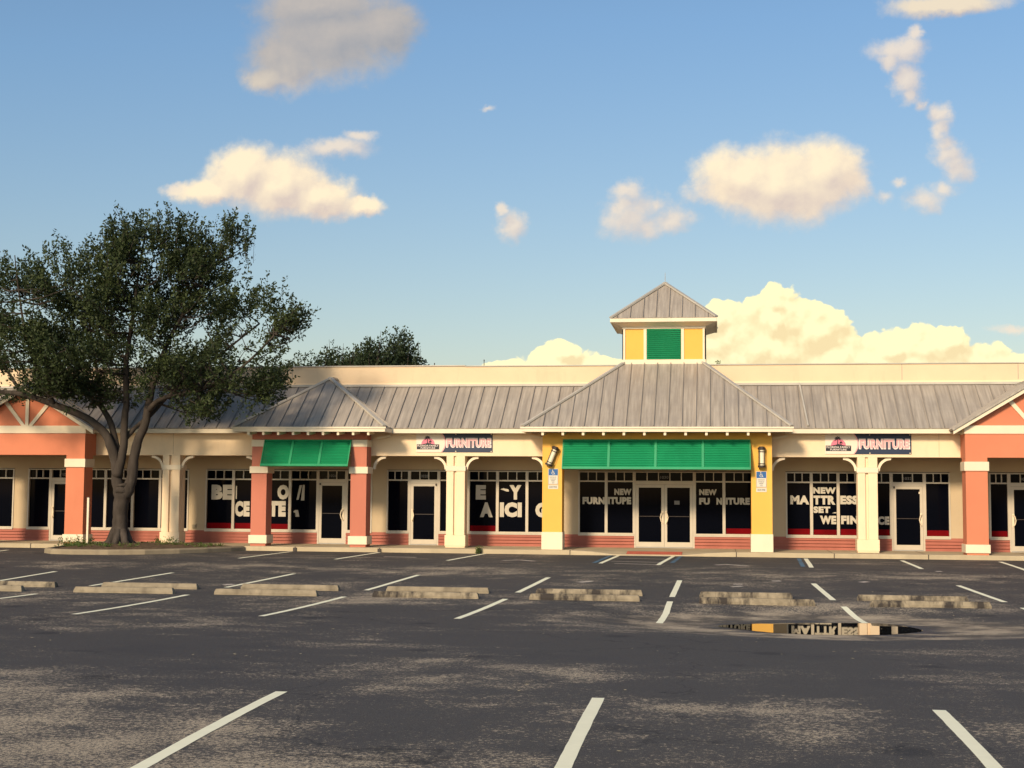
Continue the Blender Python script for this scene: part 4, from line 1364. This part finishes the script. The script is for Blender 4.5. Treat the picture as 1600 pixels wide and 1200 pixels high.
def px_tree():
    root = empty('live_oak', (-17.5, 39.8, .22))
    tag(root, 'big dark spreading oak with forked trunk growing on the kerbed parking island', 'tree')
    loc = np.array(root.location)
    # ---- limbs: scene coordinates (x, y, z, radius)
    yb = 39.8
    T = [
        [(-17.50, yb, .10, .46), (-17.50, yb, .25, .36), (-17.50, yb, .55, .29), (-17.50, yb, 1.0, .265), (-17.47, yb, 1.5, .27), (-17.44, yb, 1.78, .29), (-17.42, yb, 1.95, .25)],
        [(-17.48, yb, 1.55, .20), (-17.60, yb, 2.0, .205), (-17.68, yb, 2.6, .19), (-17.82, yb - .1, 3.15, .17), (-18.05, yb - .15, 3.55, .15), (-18.55, yb - .3, 3.95, .135), (-19.4, yb - .5, 4.3, .12), (-20.4, yb - .6, 4.62, .10), (-21.4, yb - .6, 4.72, .08), (-22.6, yb - .6, 5.1, .05)],
        [(-17.66, yb, 2.5, .15), (-17.72, yb + .1, 3.05, .13), (-17.95, yb + .2, 3.75, .115), (-18.4, yb + .4, 4.35, .10), (-19.0, yb + .6, 4.75, .08), (-19.9, yb + .9, 5.6, .055), (-20.4, yb + 1.0, 6.6, .03)],
        [(-17.62, yb - .05, 2.2, .16), (-17.42, yb - .1, 2.9, .15), (-17.40, yb - .1, 3.7, .13), (-17.36, yb - .1, 4.5, .115), (-17.35, yb - .2, 5.5, .095), (-17.2, yb - .2, 6.8, .07), (-17.0, yb - .3, 8.2, .045), (-16.8, yb - .3, 9.6, .02)],
        [(-17.38, yb, 1.6, .20), (-17.18, yb, 2.1, .20), (-17.12, yb, 2.7, .185), (-17.02, yb, 3.2, .17), (-16.80, yb, 3.75, .15), (-16.70, yb, 4.35, .13), (-16.55, yb + .1, 5.2, .11), (-16.1, yb + .1, 6.4, .08), (-15.4, yb + .2, 7.6, .05), (-14.8, yb + .2, 8.6, .03)],
        [(-16.72, yb, 4.15, .10), (-16.25, yb - .3, 4.45, .09), (-15.5, yb - .6, 4.62, .08), (-14.7, yb - .8, 4.75, .07), (-13.6, yb - .9, 5.3, .05), (-12.6, yb - .8, 6.3, .035), (-11.9, yb - .7, 7.2, .02)],
        [(-17.40, yb, 3.35, .09), (-17.1, yb + .15, 3.72, .08), (-16.75, yb + .3, 4.05, .075), (-16.2, yb + .7, 4.8, .06), (-15.0, yb + 1.2, 5.9, .045), (-13.8, yb + 1.4, 6.9, .03)],
        [(-19.4, yb - .5, 4.28, .075), (-19.6, yb - 1.0, 5.0, .065), (-19.9, yb - 1.4, 6.2, .05), (-20.1, yb - 1.6, 7.6, .03), (-20.2, yb - 1.7, 8.6, .015)],
        [(-18.4, yb + .4, 4.35, .07), (-18.5, yb + .3, 5.4, .06), (-18.7, yb + .2, 6.6, .045), (-18.9, yb + .1, 8.2, .025)],
        [(-20.4, yb - .6, 4.6, .06), (-21.2, yb - .2, 5.5, .05), (-21.9, yb, 6.6, .03), (-22.3, yb, 7.6, .015)]]
    mb = MB()
    rr = random.Random(3)

    def smooth(pts):
        P = [Vector(p) for p in [q[:3] for q in pts]]; r = [q[3] for q in pts]; o, ro = [], []
        for i in range(len(P) - 1):
            p0, p1, p2, p3 = P[max(0, i - 1)], P[i], P[i + 1], P[min(len(P) - 1, i + 2)]
            for k in range(4):
                t = k / 4
                q = .5 * ((2 * p1) + (p2 - p0) * t + (2 * p0 - 5 * p1 + 4 * p2 - p3) * t * t + (3 * p1 - p0 - 3 * p2 + p3) * t ** 3)
                rad = r[i] + (r[i + 1] - r[i]) * t
                o.append(q + Vector((rr.uniform(-1, 1), rr.uniform(-1, 1), 0)) * rad * .07); ro.append(rad * rr.uniform(.95, 1.06) * (.82 if len(o) > 3 else .95))
        o.append(P[-1]); ro.append(r[-1])
        return o, ro
    tips = []
    for l in T:
        o_, ro = smooth(l)
        mb.tube(o_, ro, 10 if l[0][3] > .1 else 7)
        tips += [(p, q) for p, q in zip(o_, ro) if p.z > 4.3]
    for s in range(7):                          # root flare
        a = 2 * math.pi * s / 7 + .3
        mb.tube([(-17.5 + math.cos(a) * .14, yb + math.sin(a) * .14, .62), (-17.5 + math.cos(a) * .30, yb + math.sin(a) * .30, .26), (-17.5 + math.cos(a) * .58, yb + math.sin(a) * .58, .12)], [.13, .12, .05], 7)
    rg = np.random.default_rng(11)
    yl = 39.9
    lobes = [  # x, y, z, rx, ry, rz
        (-21.05, 39.50, 7.27, 1.43, 1.56, 1.53), (-19.03, 39.30, 7.79, 1.31, 1.32, 1.21), (-19.84, 39.00, 6.04, 1.80, 1.57, 1.20), (-20.51, 39.20, 4.92, 1.61, 1.18, 0.64), (-18.12, 39.20, 5.67, 1.78, 1.67, 1.39), (-17.17, 39.80, 8.71, 1.21, 1.29, 1.25), (-17.30, 39.50, 7.41, 1.79, 1.78, 1.59), (-15.74, 40.00, 8.72, 1.10, 1.16, 1.10), (-14.55, 40.00, 9.08, 0.84, 0.81, 0.72), (-15.72, 39.80, 7.24, 1.69, 1.72, 1.59), (-16.25, 39.50, 5.50, 2.36, 1.90, 1.28), (-14.38, 39.90, 7.43, 0.89, 0.93, 0.89), (-13.33, 39.50, 6.42, 1.12, 1.05, 0.87), (-12.56, 39.50, 6.56, 0.70, 0.69, 0.62), (-13.86, 39.40, 5.28, 1.55, 1.40, 1.12), (-14.61, 39.40, 4.26, 1.55, 1.08, 0.50), (-13.17, 39.40, 4.91, 0.93, 0.87, 0.73), (-18.35, 39.10, 4.91, 1.88, 1.32, 0.63), (-22.63, 39.60, 6.52, 1.24, 1.63, 1.86), (-12.96, 39.50, 7.26, 0.39, 0.60, 0.58), (-17.36, 39.80, 4.95, 1.20, 0.92, 0.56), (-12.27, 39.50, 6.78, 0.46, 0.60, 0.39), (-21.33, 40.10, 6.17, 1.24, 1.31, 1.24), (-19.69, 40.30, 6.96, 1.24, 1.30, 1.24)]
    lobes = [(a, q, z - .12, max(.3, rx - (.32 if a > -14 else .2)), ry * 1.35, max(.3, rz - .22)) for a, q, z, rx, ry, rz in lobes]
    n = 6500
    P = lobe_points(rg, lobes, n)
    hol = P[rg.choice(n, 135, replace=False)]; hr = rg.uniform(.22, .50, 135)      # gaps where the sky shows through
    keep = np.ones(n, bool)
    for h_, r_ in zip(hol, hr):
        dd_ = P - h_; dd_[:, 1] *= .25
        keep &= np.linalg.norm(dd_, axis=1) > r_
    P = P[keep]; n = len(P)
    extra = []
    for (x, z) in ((-17.71, 9.89), (-16.60, 10.06), (-16.46, 10.19), (-15.49, 9.84), (-14.59, 9.53), (-13.94, 9.71), (-13.65, 9.22), (-18.66, 9.03), (-19.31, 8.84), (-21.48, 8.88), (-21.05, 8.48), (-12.93, 7.87), (-12.27, 6.82), (-17.20, 9.88), (-16.09, 9.85), (-14.29, 9.81), (-20.29, 8.76)):
        for k in range(4): extra.append((x + rg.normal(0, .2), yl + rg.normal(0, .3), z - rg.uniform(.55, .95)))
    ctr = np.array([-17.3, yl, 5.0])
    D = P - ctr; D[:, 2] *= .8; D /= np.linalg.norm(D, axis=1, keepdims=True)
    D += np.array([0, 0, .45]) + rg.normal(0, .35, D.shape); D /= np.linalg.norm(D, axis=1, keepdims=True)
    ln = rg.uniform(.35, .75, n)
    v1 = leaves(rg, P, D, ln, 34, .105, .052)
    E = np.array(extra); DE = np.tile([0, 0, 1.0], (len(E), 1)) + rg.normal(0, .12, E.shape); DE /= np.linalg.norm(DE, axis=1, keepdims=True)
    v2 = leaves(rg, E, DE, rg.uniform(.6, 1.15, len(E)), 30, .09, .045, 0, .045)
    quads_object('crown', np.concatenate([v1, v2]) - loc, M['leaf'], root)
    tw = MB()
    sel = rg.choice(n, 520, replace=False)
    tp = np.array([tuple(p) for p, q in tips])
    for i in sel:
        p = P[i]; d = np.linalg.norm(tp - p, axis=1) + np.maximum(0, tp[:, 2] - p[2]) * 1.5
        a = tp[int(np.argmin(d))]; mid = (a + p) / 2 + np.array([rg.normal(0, .12), rg.normal(0, .12), -.12])
        e = p + D[i] * ln[i]
        tw.tube([tuple(a), tuple(mid), tuple(p), tuple(e)], [.022, .017, .011, .004], 4, False)
    for q, dd in zip(E, DE): tw.tube([tuple(q), tuple(q + dd * .8)], [.006, .003], 4, False)
    tm = Matrix.Translation(-Vector(loc))
    o = mb.build('trunk', M['bark'], None, smooth=True); o.parent = root; o.data.transform(tm)
    o = tw.build('twigs', M['bark'], None); o.parent = root; o.data.transform(tm)


px_tree()


def far_tree(x, y, top, w, seed, label, spiky):
    root = empty('far_tree', (x, y, 0))
    tag(root, label, 'tree', 'trees behind the shopping centre')
    rg = np.random.default_rng(seed)
    lobes = []
    k = 5 + spiky * 2
    for i in range(k):
        a = (i + .5) / k * 2 - 1
        h = top - abs(a) * w * (.9 if spiky else .6) - rg.uniform(0, .5)
        lobes.append((a * w * .8, rg.uniform(-.5, .5), h - 1.3, w * (.28 if spiky else .4), w * .45, 1.25))
    lobes += [(0, 0, top - 3.0, w * .95, w * .9, 1.6), (0, 0, top - 4.6, w * .8, w * .8, 1.4)]
    n = int(330 + 180 * w)
    P = lobe_points(rg, lobes, n, .5)
    D = rg.normal(0, .35, P.shape) + np.array([0, 0, 1.0]); D[:, 0] += P[:, 0] / w * .35; D /= np.linalg.norm(D, axis=1, keepdims=True)
    v = leaves(rg, P, D, rg.uniform(.5, 1.0, n), 26, .15, .08, .1, .11)
    quads_object('crown', v, M['leaf_far'], root)
    tw = MB(); tw.tube([(0, 0, 0), (.1, 0, top * .3), (0, 0, top * .55), (.05, 0, top - .8)], [.26, .2, .14, .03], 8)
    o = tw.build('trunk', M['bark'], None, smooth=True); o.parent = root
    sp = MB()
    for i in range(14 if spiky else 8):
        a = rg.uniform(-1, 1) * w * .9; z = top - abs(a) * (.9 if spiky else .6) - rg.uniform(.6, 1.6)
        sp.tube([(a * .4, 0, z - 1.6), (a, rg.normal(0, .3), z), (a + rg.normal(0, .08), 0, z + rg.uniform(.8, 1.5))], [.04, .02, .006], 4, False)
    o = sp.build('branches', M['bark'], None); o.parent = root


FT = [(-20.1, 66.5, 8.5, 1.1, 'low leafy treetop behind the roof, half hidden by the oak crown', 0), (-18.6, 67, 8.85, 1.2, 'rounded treetop behind the roof, right beside the oak crown', 0),
      (-17.3, 66, 8.5, .9, 'small bushy treetop behind the roof, left of the two spiky ones', 0), (-16.3, 66, 9.2, .75, 'narrow spiky treetop behind the roof, left of the tallest', 1),
      (-15.2, 67, 9.45, 1.05, 'tallest spiky treetop behind the roof, rightmost of the row', 1)]
for i, (x, y, t, w, lb, s) in enumerate(FT): far_tree(x, y, t, w, 40 + i, lb, s)


def weeds(name, spots, label, cat, n=26, h=.16, mt='weed', **k):
    rg = np.random.default_rng(len(spots) * 7 + n)
    st = []
    for (x, y, z, rx, ry) in spots:
        for _ in range(n): st.append((x + rg.uniform(-rx, rx), y + rg.uniform(-ry, ry), z))
    st = np.array(st); D = rg.normal(0, .5, st.shape) + np.array([0, 0, 1.0]); D /= np.linalg.norm(D, axis=1, keepdims=True)
    c = st.mean(0)
    v = leaves(rg, st - c, D, rg.uniform(h * .6, h * 1.3, len(st)), 12, .055, .022, 0, .025)
    o = quads_object(name, v, M[mt], None); o.location = c
    return tag(o, label, cat, **k)


weeds('grass', [(-16.3, 40.2, .16, .9, .7), (-18.8, 39.8, .14, .4, .8), (-15.3, 40.3, .14, .7, .5), (-17.5, 38.8, .18, 1.0, .5)], 'short patchy weeds and grass over the mulch of the island', 'grass', 60, .07, kind='stuff')
weeds('weed_clump', [(-18.95, 40.0, .13, .45, .35)], 'green weed clump at the left end of the island beside the white stake', 'plant', 50, .26, group='weed clumps on the island')
weeds('weed_clump', [(-16.35, 40.3, .17, .28, .3)], 'green weed clump just right of the oak trunk', 'plant', 34, .22, group='weed clumps on the island')
weeds('kerb_weed', [(-6.95, 41.12, 0, .09, .04)], 'small dry weed growing from the kerb below the centre cream pier', 'plant', 14, .20)
weeds('rooftop_weed', [(.10, 44.15, 5.80, .07, .04)], 'little dry weed on the parapet right of the cupola', 'plant', 4, .13)
# fallen leaves and litter specks on the asphalt
rg = np.random.default_rng(5)
k = 420
X = rg.uniform(-13, 7, k); Y = 7 + rg.random(k) ** 1.2 * 33
v = []
for x, y in zip(X, Y):
    a, s = rg.uniform(0, 6.28), rg.uniform(.012, .034)
    z = gz(x, y) + .006
    for t, r in ((0, 1), (1.57, .5), (3.14, 1), (4.71, .5)):
        v.append((x + math.cos(a + t) * s * r, y + math.sin(a + t) * s * r, z + rg.uniform(0, .006)))
M['litter'] = mat('dry_leaf_litter', (.42, .34, .20), .8, .3, 20)
tag(quads_object('leaf_litter', np.array(v), M['litter'], None), 'tiny pale dry leaves and specks scattered over the asphalt', 'litter', kind='stuff')
